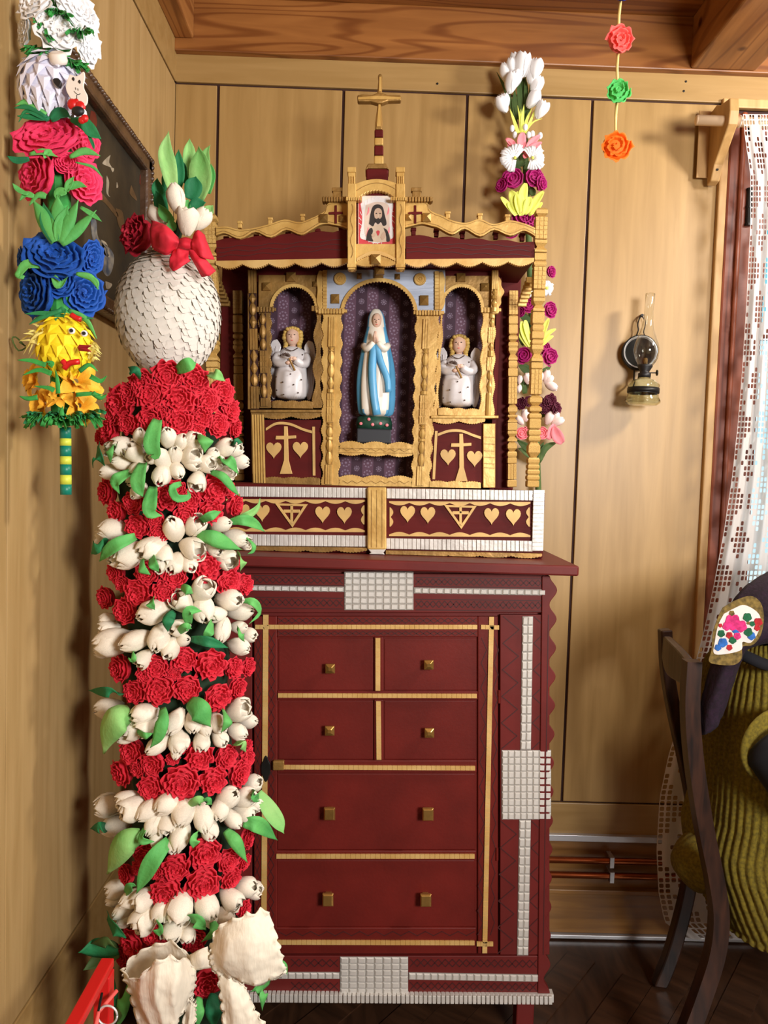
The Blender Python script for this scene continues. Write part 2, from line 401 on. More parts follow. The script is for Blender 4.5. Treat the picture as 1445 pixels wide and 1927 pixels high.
# left wall
b = MB().box(XW-.12, XW-.006, YR, YW+.1, 0, ZC+.05); wl = struct(b.build('wall_left', 'gap'))
ye = [YW-.0, WX(264, 120, XW).y, WX(14, 900, XW).y, .55, -.1, -.75, YR]
for i in range(len(ye)-1):
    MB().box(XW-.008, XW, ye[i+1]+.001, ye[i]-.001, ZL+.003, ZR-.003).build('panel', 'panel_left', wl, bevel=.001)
MB().box(XW-.008, XW+.002, YR, YW, ZR+.002, ZF+.1).build('top_rail', 'rail', wl, bevel=.002)
MB().box(XW-.008, XW+.001, YR, YW, .0, ZL-.002).build('bottom_rail', 'rail', wl, bevel=.002)
# right and rear walls, seen by nobody but closing the room
struct(MB().box(XR, XR+.1, YR, YW+.1, 0, ZC+.05).build('wall_right', 'panel'))
struct(MB().box(XW-.1, XR+.1, YR-.1, YR, 0, ZC+.05).build('wall_rear', 'panel'))
# floor: slab with diagonal parquet boards
fl = struct(MB().box(XW-.1, XR+.1, YR-.1, YW+.12, -.08, -.004).build('floor', 'gap'))
pb = MB(); pb.box(-.298, .298, -.036, .036, -.012, 0); pm = pb.mesh('plank', 'floor_wood')
rows_ = []
u = Vector((.62, .785, 0)).normalized(); v = Vector((-u.y, u.x, 0))
ang = math.atan2(u.y, u.x)
for i in range(-30, 31):
    for j in range(-5, 7):
        c = Vector((.75, 1.45, 0))+v*(i*.0735)+u*(j*.6+(i % 2)*.3)
        if XW+.25 < c.x < 1.9 and 1.0 < c.y < YW-.2:
            inst('plank', pm, Matrix.Translation(c+Vector((0,0,random.uniform(-.0006,0)))) @ Matrix.Rotation(ang, 4, 'Z'), fl)
# boards fill the parts of the floor that lie outside the picture
MB().box(XW, XR, YR, 1.0, -.02, -.003).build('floor_field', 'floor_wood', fl)
MB().box(XW, XR, 1.0, YW, -.02, -.0035).build('floor_field', 'floor_wood', fl)
# ceiling: boards along x, fascia beams and joists
ce = struct(MB().box(XW-.1, XR+.1, YR-.1, YW+.1, ZC+.02, ZC+.1).build('ceiling', 'gap'))
y = YW
while y > YR:
    MB().box(XW, XR, max(y-.142, YR), y-.002, ZC, ZC+.02).build('ceiling_board', 'pine', ce, bevel=.003); y -= .144
t1 = struct(MB().box(XW, XR, YW-.022, YW, ZF, ZC).build('trim_1', 'pine', bevel=.003))
t2 = struct(MB().box(XW, XW+.05, YR, YW-.022, ZF+.03, ZC).build('trim_2', 'pine_y', bevel=.004))
xj = W(1298, 143, YW-.022).x
t3 = struct(MB().box(xj, xj+.17, YR, YW-.022, ZF+.004, ZC).build('trim_3', 'pine_y', bevel=.005))
# bottom of the back wall: aluminium strip, recess, ledge, skirting
b0 = W(1130, 1583, YW-.01).z; l0 = W(1130, 1668, YW-.03).z
t4 = struct(MB().box(XW, XR, YW-.014, YW, .27, .287).build('trim_4', 'alu', bevel=.001))
bb = struct(MB().box(XW, XR, YW-.012, YW+.006, .012, .125).build('baseboard_back', 'base_board', bevel=.003))
t5 = struct(MB().box(XW, XR, YW-.02, YW+.006, .125, .138).build('trim_5', 'base_board', bevel=.002))
t6 = struct(MB().box(XW, XR, YW-.02, YW, 0, .011).build('trim_6', 'alu', bevel=.002))
MB().box(XW, XR, YW, YW+.006, .138, .27).build('recess_board', 'base_board', wb)
for k, (py, lab) in enumerate(((1621, 'upper copper heating pipe along the wall above the skirting board'), (1649, 'lower copper heating pipe along the wall just above the skirting board'))):
    z = W(1120, py, YW-.03).z
    t = thing('heating_pipe', lab, 'pipe', (.7, YW-.03, z), 'copper heating pipes')
    MB().tube([(XW+.02, YW-.026, z), (XR-.02, YW-.026, z)], .0085, 12).build('pipe', 'copper', t, smooth=True)
    cx = W(1150, py, YW-.03).x
    c = MB(); c.box(cx-.006, cx+.006, YW-.039, YW-.036, z-.012, z+.014); c.box(cx-.006, cx+.006, YW-.039, YW, z+.012, z+.016); c.box(cx-.006, cx+.006, YW-.039, YW-.01, z-.014, z-.011)
    c.build('pipe_clamp', 'alu', t, bevel=.0008)
# window
wn = struct(MB().box(XT+.022, WX0+.004, YW-.012, YW+.09, WZ0-.06, WZ1+.06).build('window_1', 'casing_wood', bevel=.006))
MB().box(XT+.05, XT+.064, YW-.02, YW-.01, WZ0-.06, WZ1+.06).build('casing_moulding', 'casing_wood', wn, bevel=.005)
MB().box(WX0-.055, WX1+.05, YW-.012, YW+.09, WZ1, WZ1+.06).build('window_head', 'casing_wood', wn, bevel=.005)
MB().box(WX0-.055, WX1+.05, YW-.04, YW+.09, WZ0-.04, WZ0).build('window_sill', 'casing_wood', wn, bevel=.006)
MB().box(WX1, WX1+.05, YW-.012, YW+.09, WZ0, WZ1).build('window_jamb', 'casing_wood', wn)
for (a, c_) in ((WX0+.006, WX0+.05), (1.42, 1.48), (WX1-.05, WX1)):
    MB().box(a, c_, YW+.02, YW+.06, WZ0, WZ1).build('sash_stile', 'casing_wood', wn, bevel=.004)
for z in (WZ0+.02, (WZ0+WZ1)/2+.2, WZ1-.02): MB().box(WX0, WX1, YW+.022, YW+.058, z-.022, z+.022).build('sash_rail', 'casing_wood', wn, bevel=.004)
hp = W(1409, 390, YW-.015)
hz = MB(); hz.tube([hp+Vector((0,0,-.045)), hp+Vector((0,0,.045))], .0075, 10)
for z in (-.045, -.0, .045): hz.lathe([(.009,-.003),(.009,.003)], hp+Vector((0,0,z)), 10)
hz.build('hinge', 'iron', wn, smooth=False)
t7 = struct(MB().box(XT-.0, XT+.022, YW-.014, YW+.004, .3, W(1380, 192, YW).z-.01).build('trim_7', 'trim_wood', bevel=.003))
t8 = struct(MB().box(XT-.0, WX1+.1, YW-.014, YW+.004, W(1380, 198, YW).z-.012, W(1380, 198, YW).z+.012).build('trim_8', 'trim_wood', bevel=.003))
# exterior ground so the window does not look into nothing below the horizon
# ------------------------------------------------------------------ cabinet
YT, YD = 1.60, 1.64
zt = (W(1090, 1062, YT).z+W(600, 1054, YT).z)/2
CXR = W(1030, 1130, YD).x; CXL = W(392, 1130, YD).x
cab = thing('cabinet', 'dark red painted cupboard with gold and silver inlay and sham drawers', 'cabinet', (.05, 1.83, 0))
zb = W(780, 1872, YD).z
MB().box(CXL, CXR, YD+.012, 2.005, zb, zt-.02).build('body', 'cab_red', cab, bevel=.002)
MB().box(CXL-.045, W(1090, 1070, YT).x, YT, 2.03, zt-.022, zt).build('cabinet_top', 'cab_red', cab, bevel=.004)
for x in (CXL+.03, W(992, 1910, YD).x):
    for y in (YD+.04, 1.965): MB().box(x-.02, x+.02, y-.02, y+.02, 0, zb).build('leg', 'cab_red', cab, bevel=.003)
# face frame: frieze, plinth, right stile with scalloped edge, left stile
MB().rect(394, 1080, 1028, 1153, YD, .012).build('frieze', 'cab_red', cab, bevel=.0015)
MB().rect(394, 1799, 1016, 1872, YD, .012).build('plinth', 'cab_red', cab, bevel=.0015)
MB().rect(941, 1157, 1034, 1797, YD, .012).build('stile', 'cab_red', cab, bevel=.0015)
MB().rect(394, 1157, 474, 1797, YD, .012).build('stile', 'cab_red', cab, bevel=.0015)
def edge_wave():
    out = [(1020, 1084)]+[(lerp(1040, 1027, t)-lerp(7, 6, t)*math.cos(t*29*PI)+2, 1084+t*786) for t in [i/174 for i in range(175)]]+[(1012, 1870)]
    return out
MB().prism(edge_wave(), YD-.004, .02).build('scalloped_edge', 'cab_red', cab, bevel=.0015)
# carved zigzags
def lines(mb, segs, Y, w=1.6):
    for (x0, y0, x1, y1) in segs:
        L = math.hypot(x1-x0, y1-y0) or 1; nx, ny = -(y1-y0)/L*w/2, (x1-x0)/L*w/2
        mb.prism([(x0+nx, y0+ny), (x1+nx, y1+ny), (x1-nx, y1-ny), (x0-nx, y0-ny)], Y, .003)
def zig(x0, y0, x1, y1, n, a, both=True, vert=False):
    sg = []
    for i in range(n):
        for sgn in ((1, -1) if both else (1,)):
            if vert:
                p, q = y0+(y1-y0)*i/n, y0+(y1-y0)*(i+1)/n; c = lerp(x0, x1, i/n)
                m = (p+q)/2; sg += [(c-a*sgn, p, c+a*sgn, m), (c+a*sgn, m, c-a*sgn, q)]
            else:
                p, q = x0+(x1-x0)*i/n, x0+(x1-x0)*(i+1)/n; c = lerp(y0, y1, i/n); m = (p+q)/2
                sg += [(p, c-a*sgn, m, c+a*sgn), (m, c+a*sgn, q, c-a*sgn)]
    return sg
z = MB()
for (a, b_, n) in ((478, 645, 7), (782, 1024, 11)):
    for (y, yy) in ((1091, 8), (1133, 9)):
        s0 = (a-478)*.012
        lines(z, zig(a, y+s0, b_, y+s0+(b_-a)*.012, n, yy*.7), YD-.0008)
    for y in (1083, 1100, 1124, 1144): lines(z, [(a, y+(a-478)*.012, b_, y+(b_-478)*.012)], YD-.0008)
for x, xb, am in ((962, 955, 15), (1018, 1011, 13)):
    lines(z, zig(x, 1160, xb+2, 1410, 5, am, False, True), YD-.0008); lines(z, zig(xb+2, 1545, xb-6, 1795, 5, am, False, True), YD-.0008)
lines(z, [(1032, 1157, 1022, 1797)], YD-.0045)
for (a, b_) in ((548, 636), (772, 1010)):
    for y in (1812, 1856): lines(z, zig(a, y, b_, y+(b_-a)*.01, max(3, int((b_-a)/24)), 7), YD-.0008)
z.build('carving', 'groove_red', cab)['kind'] = 'stuff'
# silver mosaic: each tile a piece
tb = MB(); e = .14
tb.add([(-.5,0,-.5),(.5,0,-.5),(.5,0,.5),(-.5,0,.5),(-.5+e,-1,-.5+e),(.5-e,-1,-.5+e),(.5-e,-1,.5-e),(-.5+e,-1,.5-e)],
       [(4,5,6,7),(0,1,5,4),(1,2,6,5),(2,3,7,6),(3,0,4,7)])
tile_me = tb.mesh('silver_tile', 'silver')
def mosaic(x0, y0, x1, y1, nc, nr, xb0=None, xb1=None):
    xb0 = x0 if xb0 is None else xb0; xb1 = x1 if xb1 is None else xb1
    p = MB().prism([(x0, y0), (xb0, y1), (xb1, y1), (x1, y0)], YD-.002, .004).build('silver_inlay', 'silver_gap', cab)
    for r in range(nr):
        for c in range(nc):
            ty = (r+.5)/nr; a, b_ = lerp(x0, xb0, ty), lerp(x1, xb1, ty)
            q = W(lerp(a, b_, (c+.5)/nc), lerp(y0, y1, ty), YD-.002); k = YD/F
            inst('silver_tile', tile_me, Matrix.Translation(q) @ Matrix.Rotation(random.uniform(-.03, .03), 4, 'Y') @ Matrix.Diagonal((abs(b_-a)/nc*k*.95, .0026+random.uniform(0, .0006), (y1-y0)/nr*k*.95, 1)), p)
mosaic(648, 1076, 778, 1148, 9, 6); mosaic(640, 1801, 768, 1871, 8, 6); mosaic(944, 1412, 1037, 1542, 8, 10)
mosaic(983, 1160, 1003, 1411, 2, 15, 979, 999); mosaic(977, 1543, 999, 1798, 2, 15, 973, 994)
def strip_mosaic(x0, x1, yc0, yc1, h, n):
    p = MB().prism([(x0, yc0-h/2), (x0, yc0+h/2), (x1, yc1+h/2), (x1, yc1-h/2)], YD-.002, .004).build('silver_inlay', 'silver_gap', cab)
    for c in range(n):
        t = (c+.5)/n; q = W(lerp(x0, x1, t), lerp(yc0, yc1, t), YD-.002); k = YD/F
        inst('silver_tile', tile_me, Matrix.Translation(q) @ Matrix.Diagonal(((x1-x0)/n*k*.93, .003, h*k*.95, 1)), p)
strip_mosaic(455, 647, 1106, 1109, 10, 13); strip_mosaic(779, 1027, 1111, 1115, 11, 18)
strip_mosaic(500, 639, 1836, 1836, 12, 10); strip_mosaic(769, 1013, 1837, 1841, 13, 18)
# dentil moulding under the plinth
d = MB()
n = 78
for i in range(n):
    t = i/n; x = lerp(385, 1041, t); y = lerp(1871, 1876, t); w = (1041-385)/n
    d.rect(x, y, x+w*.78, y+15, YD-.014, .02)
d.rect(385, 1872, 1042, 1887, YD-.008, .02); d.build('dentil_moulding', 'silver', cab, bevel=.0008)
# door with sham drawers
YP = YD-.002
door = MB().rect(478, 1160, 937, 1795, YD+.004, .016).build('door', 'door_red', cab, bevel=.002)
fr = MB()
for r in ((478,1160,521,1795),(899,1160,937,1795),(521,1160,899,1199),(521,1301,899,1317),(521,1431,897,1454),(519,1601,896,1617),(519,1746,896,1795),(704,1199,721,1301),(704,1317,721,1431)): fr.rect(*r, YP, .008)
fr.build('door_frame', 'door_red', door, bevel=.0018)
zc = MB()
lines(zc, zig(486, 1190, 483, 1790, 13, 5, True, True), YP-.0007, 1.2); lines(zc, zig(511, 1190, 509, 1790, 13, 6, True, True), YP-.0007, 1.2)
lines(zc, zig(911, 1200, 903, 1760, 12, 5, False, True), YP-.0007, 1.2); lines(zc, zig(934, 1200, 926, 1760, 12, 4, False, True), YP-.0007, 1.2)
lines(zc, zig(523, 1168, 897, 1168, 14, 5), YP-.0007, 1.2); lines(zc, zig(523, 1192, 897, 1192, 14, 4), YP-.0007, 1.2)
lines(zc, zig(523, 1757, 893, 1757, 12, 4, False), YP-.0007, 1.2); zc.build('carving', 'groove_red', door)['kind'] = 'stuff'
for r in ((524,1202,702,1299),(723,1202,897,1299),(524,1319,702,1429),(723,1319,895,1429),(522,1456,894,1599),(521,1619,893,1744)):
    MB().rect(*r, YD+.0025, .006).build('drawer_panel', 'door_red', door, bevel=.0015)
def gold_strip(x0, y0, x1, y1, w, n, par, xb=None):
    m = MB(); vert = abs(y1-y0) > abs(x1-x0)
    for i in range(n):
        for kk in (0,):
            t0, t1 = i/n, (i+.88)/n
            if vert: m.prism([(lerp(x0,x1,t0)-w/2, lerp(y0,y1,t0)), (lerp(x0,x1,t1)-w/2, lerp(y0,y1,t1)), (lerp(x0,x1,t1)+w/2, lerp(y0,y1,t1)), (lerp(x0,x1,t0)+w/2, lerp(y0,y1,t0))], YP-.0034, .004)
            else: m.prism([(lerp(x0,x1,t0), lerp(y0,y1,t0)-w/2), (lerp(x0,x1,t0), lerp(y0,y1,t0)+w/2), (lerp(x0,x1,t1), lerp(y0,y1,t1)+w/2), (lerp(x0,x1,t1), lerp(y0,y1,t1)-w/2)], YP-.0034, .004)
    if vert: m.prism([(x0-w/2,y0),(x1-w/2,y1),(x1+w/2,y1),(x0+w/2,y0)], YP-.0024, .004)
    else: m.prism([(x0,y0-w/2),(x0,y0+w/2),(x1,y1+w/2),(x1,y1-w/2)], YP-.0024, .004)
    return m.build('gold_strip', 'gold_light', par)
gold_strip(480, 1180, 898, 1180, 8, 46, door); gold_strip(905, 1180, 939, 1181, 8, 4, door)
gold_strip(925, 1161, 912, 1794, 9, 72, door); gold_strip(897, 1777, 928, 1777, 8, 4, door)
gold_strip(500, 1157, 496, 1792, 10, 70, door)
for a in ((523,1309,897,1310),(528,1444,894,1446),(520,1612,893,1612),(521,1774,893,1775)): gold_strip(*a, 8, 40, door)
gold_strip(711, 1201, 711, 1300, 9, 11, door); gold_strip(712, 1320, 713, 1430, 9, 12, door)
def knob(cx, cy, w, h, d, smooth=False):
    m = MB(); Y = YD+.0025
    def sq(s, dy): return [W(cx+sx*w/2*s, cy+sy*h/2*s, Y)-Vector((0, dy, 0)) for sx, sy in ((-1,-1),(1,-1),(1,1),(-1,1))]
    prof = [(.55,0),(.5,d*.35),(1,d*.6),(1,d*.8),(.35,d)] if not smooth else [(.55,0),(.5,d*.4),(.95,d*.6),(1,d*.85),(.8,d)]
    m.rings([sq(*p) for p in prof]); return m.build('knob', 'brass', door, bevel=.001)
for x, y in ((622,1255),(806,1248),(621,1371),(807,1375)): knob(x, y, 18, 18, .02)
for x, y in ((621,1524),(804,1525),(618,1684),(800,1685)): knob(x, y, 21, 24, .024, True)
es = MB().prism([(500+9*math.cos(a)*(1 if abs(math.sin(a))<.6 else .7), 1447+25*math.sin(a)) for a in [i*PI/9 for i in range(18)]], YP-.005, .005)
es.build('keyhole_plate', 'iron', door, bevel=.001)
lb = MB().rect(513, 1433, 534, 1450, YP-.012, .012); lb.build('latch', 'gold_dark', door, bevel=.002)
for x, y in ((939,1311),(935,1607)): MB().tube([W(x, y-12, YD-.003), W(x, y+12, YD-.003)], .003, 8).build('hinge', 'door_red', door)

# ------------------------------------------------------------------ house altar on the cabinet
YB, YN, YK = 1.72, 1.835, 1.935
alt = thing('house_altar', 'carved red and gold home altar with three niches, standing on red cupboard', 'altar', (.05, 1.85, zt))
zb0 = zt+.001; zb1 = W(860, 922, YB).z
AXL, AXR = W(388, 980, YB).x, W(1024, 980, YB).x
base = MB().box(AXL, AXR, YB, 1.955, zb0, zb1).build('base', 'altar_red', alt, bevel=.002)
def ribs(x0, y0, x1, y1, h, n, Y, name, mat, par, vert=False, t=.006):
    m = MB()
    for i in range(n):
        a, b_ = i/n, (i+.84)/n; jj = random.uniform(0, .0012)
        if vert:
            m.prism([(lerp(x0,x1,a), lerp(y0,y1,a)), (lerp(x0,x1,b_), lerp(y0,y1,b_)), (lerp(x0,x1,b_)+h, lerp(y0,y1,b_)), (lerp(x0,x1,a)+h, lerp(y0,y1,a))], Y-t-jj, t)
        else:
            m.prism([(lerp(x0,x1,a), lerp(y0,y1,a)), (lerp(x0,x1,a), lerp(y0,y1,a)+h), (lerp(x0,x1,b_), lerp(y0,y1,b_)+h), (lerp(x0,x1,b_), lerp(y0,y1,b_))], Y-t-jj, t)
    if vert: m.prism([(x0,y0),(x1,y1),(x1+h,y1),(x0+h,y0)], Y-t*.7, t*.7)
    else: m.prism([(x0,y0),(x0,y0+h),(x1,y1+h),(x1,y1)], Y-t*.7, t*.7)
    return m.build(name, mat, par, bevel=.0006)
ribs(410, 915, 691, 918, 19, 34, YB, 'silver_strip', 'silver', base); ribs(728, 919, 1003, 923, 19, 34, YB, 'silver_strip', 'silver', base)
ribs(410, 1005, 691, 1008, 21, 34, YB, 'silver_strip', 'silver', base); ribs(727, 1013, 1002, 1018, 20, 34, YB, 'silver_strip', 'silver', base)
ribs(1004, 922, 1001, 1037, 21, 15, YB, 'silver_strip', 'silver', base, True, .008)
MB().rect(691, 917, 727, 1034, YB-.018, .02).build('centre_block', 'gold', base, bevel=.003)
cf = MB().prism([(693,1034),(698,1040),(694,1047),(724,1049),(721,1041),(726,1034)], YB-.02, .02).clampz(zt+.0012); cf.build('block_foot', 'silver', base, bevel=.002)
lt = MB()
for x in (699, 709, 719): lines(lt, [(x, 922, x, 1030)], YB-.0188, 1)
lt.build('block_carving', 'gold_dark', base)
def heart(cx, cy, w, h):
    p = []
    for i in range(28):
        a = 2*PI*i/28; x = 16*math.sin(a)**3; y = -(13*math.cos(a)-5*math.cos(2*a)-2*math.cos(3*a)-math.cos(4*a))
        p.append((cx+x/32*w, cy+(y-2.5)/29*h))
    return p
for x, y in ((455,965),(493,966),(607,969),(648,970),(767,968),(805,970),(925,972),(966,974)):
    MB().prism(heart(x, y, 28, 32), YB-.004, .005).build('heart', 'gold_flat', base, bevel=.001)
for x, y in ((549,969),(867,972)):
    t = MB(); o = [(x-32,y-22),(x+30,y-20),(x+1,y+24)]; c = (x-.3, y-6); inn = [(c[0]+(px-c[0])*.72, c[1]+(py-c[1])*.72) for px, py in o]
    t.band(o, inn, YB-.004, .005, close=True); t.rect(x-3, y-20, x+2, y+18, YB-.004, .005); t.rect(x-16, y-10, x+15, y-4, YB-.004, .005)
    t.build('triangle_ornament', 'gold_flat', base, bevel=.0006)
for (x0, x1, yt, yb) in ((425, 687, 939, 1000), (732, 998, 943, 1009)):
    dy = (x1-x0)*.006; n = int((x1-x0)/34)
    MB().band([(x0, yt), *[(lerp(x0,x1,i/(n*8)), yt+dy*i/(n*8)) for i in range(1, n*8+1)]], wave(x0, yt+3, x1, yt+3+dy, n, 5), YB-.003, .004).build('wavy_trim', 'gold_flat', base)
    MB().band(wave(x1, yb-3+dy, x0, yb-3, n, 5), [(lerp(x1,x0,i/(n*8)), yb+dy*(1-i/(n*8))) for i in range(n*8+1)], YB-.003, .004).build('wavy_trim', 'gold_flat', base)
    for x, s_ in ((x0, 1), (x1, -1)):
        if x < 480: continue
        MB().prism([(x+s_*1, yt+12)]+[(x+s_*(3+5*abs(math.sin(PI*2*t))), yt+12+t*36) for t in [i/12 for i in range(13)]]+[(x+s_*1, yt+48)], YB-.003, .004).build('wavy_trim', 'gold_flat', base)
def teeth(x0, y0, x1, y1, n, amp, nt, ta, res=None):
    """scalloped edge with small teeth"""
    out = []; N = nt*2
    for i in range(N+1):
        t = i/N; a = amp*abs(math.sin(PI*t*n))+ta*(i % 2)
        out.append((lerp(x0,x1,t), lerp(y0,y1,t)+a))
    return out
for (x0, x1, y0, y1) in ((400, 691, 1027, 1031), (726, 1020, 1036, 1042)):
    tt = teeth(x0, y0+8, x1, y1+4, 5, 4, 50, 1.6); m = len(tt)
    MB().band([(lerp(x0,x1,i/(m-1)), lerp(y0,y1,i/(m-1))) for i in range(m)], tt, YB-.012, .014).clampz(zt+.0012).build('scalloped_skirt', 'gold_dark', base)
# back board and backdrop cloth
bk = MB().box(W(414, 700, YK).x, W(974, 700, YK).x, YK, YK+.02, zb1, W(700, 515, YK).z+.06).build('back_board', 'altar_red', alt, bevel=.002)
MB().rect(488, 520, 930, 912, YK-.028, .026).build('backdrop_cloth', 'backdrop', alt)
# side return boards of the niche block, dark red
MB().box(W(487, 700, YN).x-.012, W(487, 700, YN).x-.002, YN+.01, YK, zb1, W(480, 520, YN).z).build('side_board', 'altar_red', alt)
MB().box(W(934, 700, YN).x-.004, W(934, 700, YN).x+.006, YN+.01, YK, zb1, W(930, 520, YN).z).build('side_board', 'altar_red', alt)
MB().rect(470, 500, 940, 530, YN+.006, .012).build('niche_header', 'altar_red', alt)
for x in (615, 806):                                       # dividing walls between niches
    p = W(x, 700, YN); MB().box(p.x-.004, p.x+.004, YN+.01, YK-.03, zb1, W(x, 510, YN).z).build('divider_board', 'altar_red', alt)
def arch(cx, ys, rx, ry, n=24, x_off=0):
    return [(cx-rx*math.cos(PI*i/n), ys-ry*math.sin(PI*i/n)) for i in range(n+1)]
def arch_board(name, mat, x0, y0, x1, y1, cx, ys, rx, ry, Y, t, par):
    n = 24; inner = arch(cx, ys, rx, ry, n); outer = []
    for (x, y) in inner:
        dx, dy = x-cx, y-(ys+1); k = 1e9
        if dx < -1e-6: k = min(k, (x0-cx)/dx)
        if dx > 1e-6: k = min(k, (x1-cx)/dx)
        if dy < -1e-6: k = min(k, (y0-ys-1)/dy)
        if dy > 1e-6: k = min(k, (y1-ys-1)/dy)
        outer.append((cx+dx*k, ys+1+dy*k))
    # force the corners in
    for c in ((x0, y0), (x1, y0)):
        j = min(range(n+1), key=lambda i: math.hypot(outer[i][0]-c[0], outer[i][1]-c[1])); outer[j] = c
    return MB().band(outer, inner, Y, t).build(name, mat, par, bevel=.0015)
def arch_rim(cx, ys, rx, ry, w, Y, par, nt=34, mat='gold'):
    n = nt*2; o = []; i_ = []
    for k in range(n+1):
        a = PI*k/n; q = 2.2 if k % 2 else 0
        o.append((cx-(rx+w)*math.cos(a), ys-(ry+w)*math.sin(a))); i_.append((cx-(rx-q)*math.cos(a), ys-(ry-q)*math.sin(a)))
    return MB().band(o, i_, Y, .006).build('arch_rim', mat, par)
def stud(x, y, s, Y, par, mat='gold_dark', sy=None): return MB().pyramid(x, y, s, sy or s, Y, .012*s/18+.003, ).build('stud', mat, par)
# centre: silver-blue arch board
sb = arch_board('arch_board', 'silver_blue', 614, 507, 838, 583, 713, 590, 68, 62, YN-.004, .012, alt)
arch_rim(713, 590, 67, 61, 6, YN-.009, sb, mat='gold')
for x, y in ((640, 525), (790, 526)):
    r = MB(); c = W(x, y, YN-.004); r.lathe([(.0145,0),(.0145,.004),(.013,.006),(.011,.006),(.010,.0045),(.008,.0045),(.007,.0065),(.005,.0065),(.004,.005),(.0015,.007)], c, 20, ax=(0,-1,0)); r.build('rosette', 'gold', sb)
for x, y, s in ((676,520,9),(748,521,9),(713,514,17),(631,563,15),(798,566,16)): stud(x, y, s, YN-.004, sb, 'gold_dark', s*1.15)
# side arches
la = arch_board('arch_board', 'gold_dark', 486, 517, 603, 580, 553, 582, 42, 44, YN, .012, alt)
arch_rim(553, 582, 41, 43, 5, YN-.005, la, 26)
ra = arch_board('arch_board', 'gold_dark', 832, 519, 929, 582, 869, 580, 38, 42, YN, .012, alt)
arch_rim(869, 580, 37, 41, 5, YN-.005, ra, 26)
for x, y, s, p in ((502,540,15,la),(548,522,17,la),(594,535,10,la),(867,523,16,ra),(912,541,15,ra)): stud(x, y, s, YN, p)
# wavy-edged boards with turned strips
def wavy_board(xl0, xr0, y0, xl1, xr1, y1, n, amp, Y, t, name, mat, par, nt=0):
    N = n*8 if not nt else nt*2; L_, R_ = [], []
    for i in range(N+1):
        u = i/N; a = amp*math.sin(2*PI*u*n)*.5; q = (1.2 if (i % 2 and nt) else 0)
        L_.append((lerp(xl0,xl1,u)+a-q, lerp(y0,y1,u))); R_.append((lerp(xr0,xr1,u)-a+q, lerp(y0,y1,u)))
    return MB().band(L_, R_, Y, t).build(name, mat, par, bevel=.0008)
def turned(x0, y0, x1, y1, spec, Y, par, wpx=14, mat='gold'):
    """chain of carved beads; spec: list of (kind, weight); each bead a piece"""
    tot = sum(w for _, w in spec); acc = 0
    MB().prism([(x0-wpx*.5,y0),(x1-wpx*.5,y1),(x1+wpx*.5,y1),(x0+wpx*.5,y0)], Y-.0008, .001).build("bead_ground", "gold_dark" if mat == "gold" else "gap", par)
    for kind, w in spec:
        t0, t1 = acc/tot, (acc+w*.97)/tot; acc += w
        a = (lerp(x0,x1,t0), lerp(y0,y1,t0)); b_ = (lerp(x0,x1,t1), lerp(y0,y1,t1)); h = wpx/2
        m = MB()
        if kind == 'r':                                     # reeded
            for k in (-1, 0, 1):
                c = k*h*.68; m.prism([(a[0]+c-h*.28, a[1]), (b_[0]+c-h*.28, b_[1]), (b_[0]+c+h*.28, b_[1]), (a[0]+c+h*.28, a[1])], Y-.005, .005)
            m.prism([(a[0]-h,a[1]),(b_[0]-h,b_[1]),(b_[0]+h,b_[1]),(a[0]+h,a[1])], Y-.003, .003)
            m.build('reeded_block', mat, par)
        elif kind == 'g':                                   # gridded
            for k in (-1, 0, 1):
                for q in range(4):
                    ya, yb = lerp(a[1], b_[1], q/4), lerp(a[1], b_[1], (q+.85)/4); xa = lerp(a[0], b_[0], q/4)+k*h*.68
                    m.rect(xa-h*.28, ya, xa+h*.28, yb, Y-.005, .005)
            m.prism([(a[0]-h,a[1]),(b_[0]-h,b_[1]),(b_[0]+h,b_[1]),(a[0]+h,a[1])], Y-.003, .003)
            m.build('gridded_block', mat, par)
        else:                                               # o: oval, d: diamond, x: hourglass, s: slab
            N = 10; pr = []
            for i in range(N+1):
                u = i/N
                f = {'o': .45+.55*math.sin(PI*u), 'd': .3+.7*(1-abs(2*u-1)), 'x': .4+.6*abs(2*u-1), 's': 1 if 0 < i < N else .85}[kind]
                pr.append((u, f))
            rr = []
            for u, f in pr:
                cx, cy = lerp(a[0],b_[0],u), lerp(a[1],b_[1],u); c = W(cx, cy, Y); hw = h*f*Y/F; dd = .004+.005*f
                rr.append([c+Vector((-hw, 0, 0)), c+Vector((-hw*.7, -dd*.7, 0)), c+Vector((0, -dd, 0)), c+Vector((hw*.7, -dd*.7, 0)), c+Vector((hw, 0, 0))])
            m.rings(rr, True, 0, True); m.build('bead', mat, par)
SP = [('r',62),('x',8),('o',26),('o',26),('d',24),('s',8),('g',60),('x',8),('o',20),('s',6),('o',24),('o',26),('r',40)]
p = wavy_board(607, 643, 590, 606, 637, 915, 10, 4, YN-.004, .014, 'inner_column', 'gold', alt, 70); turned(625, 596, 618, 912, SP, YN-.004, p, 13)
p = wavy_board(783, 827, 592, 775, 808, 917, 10, 4, YN-.004, .014, 'inner_column', 'gold', alt, 70); turned(803, 600, 790, 915, SP, YN-.004, p, 13)
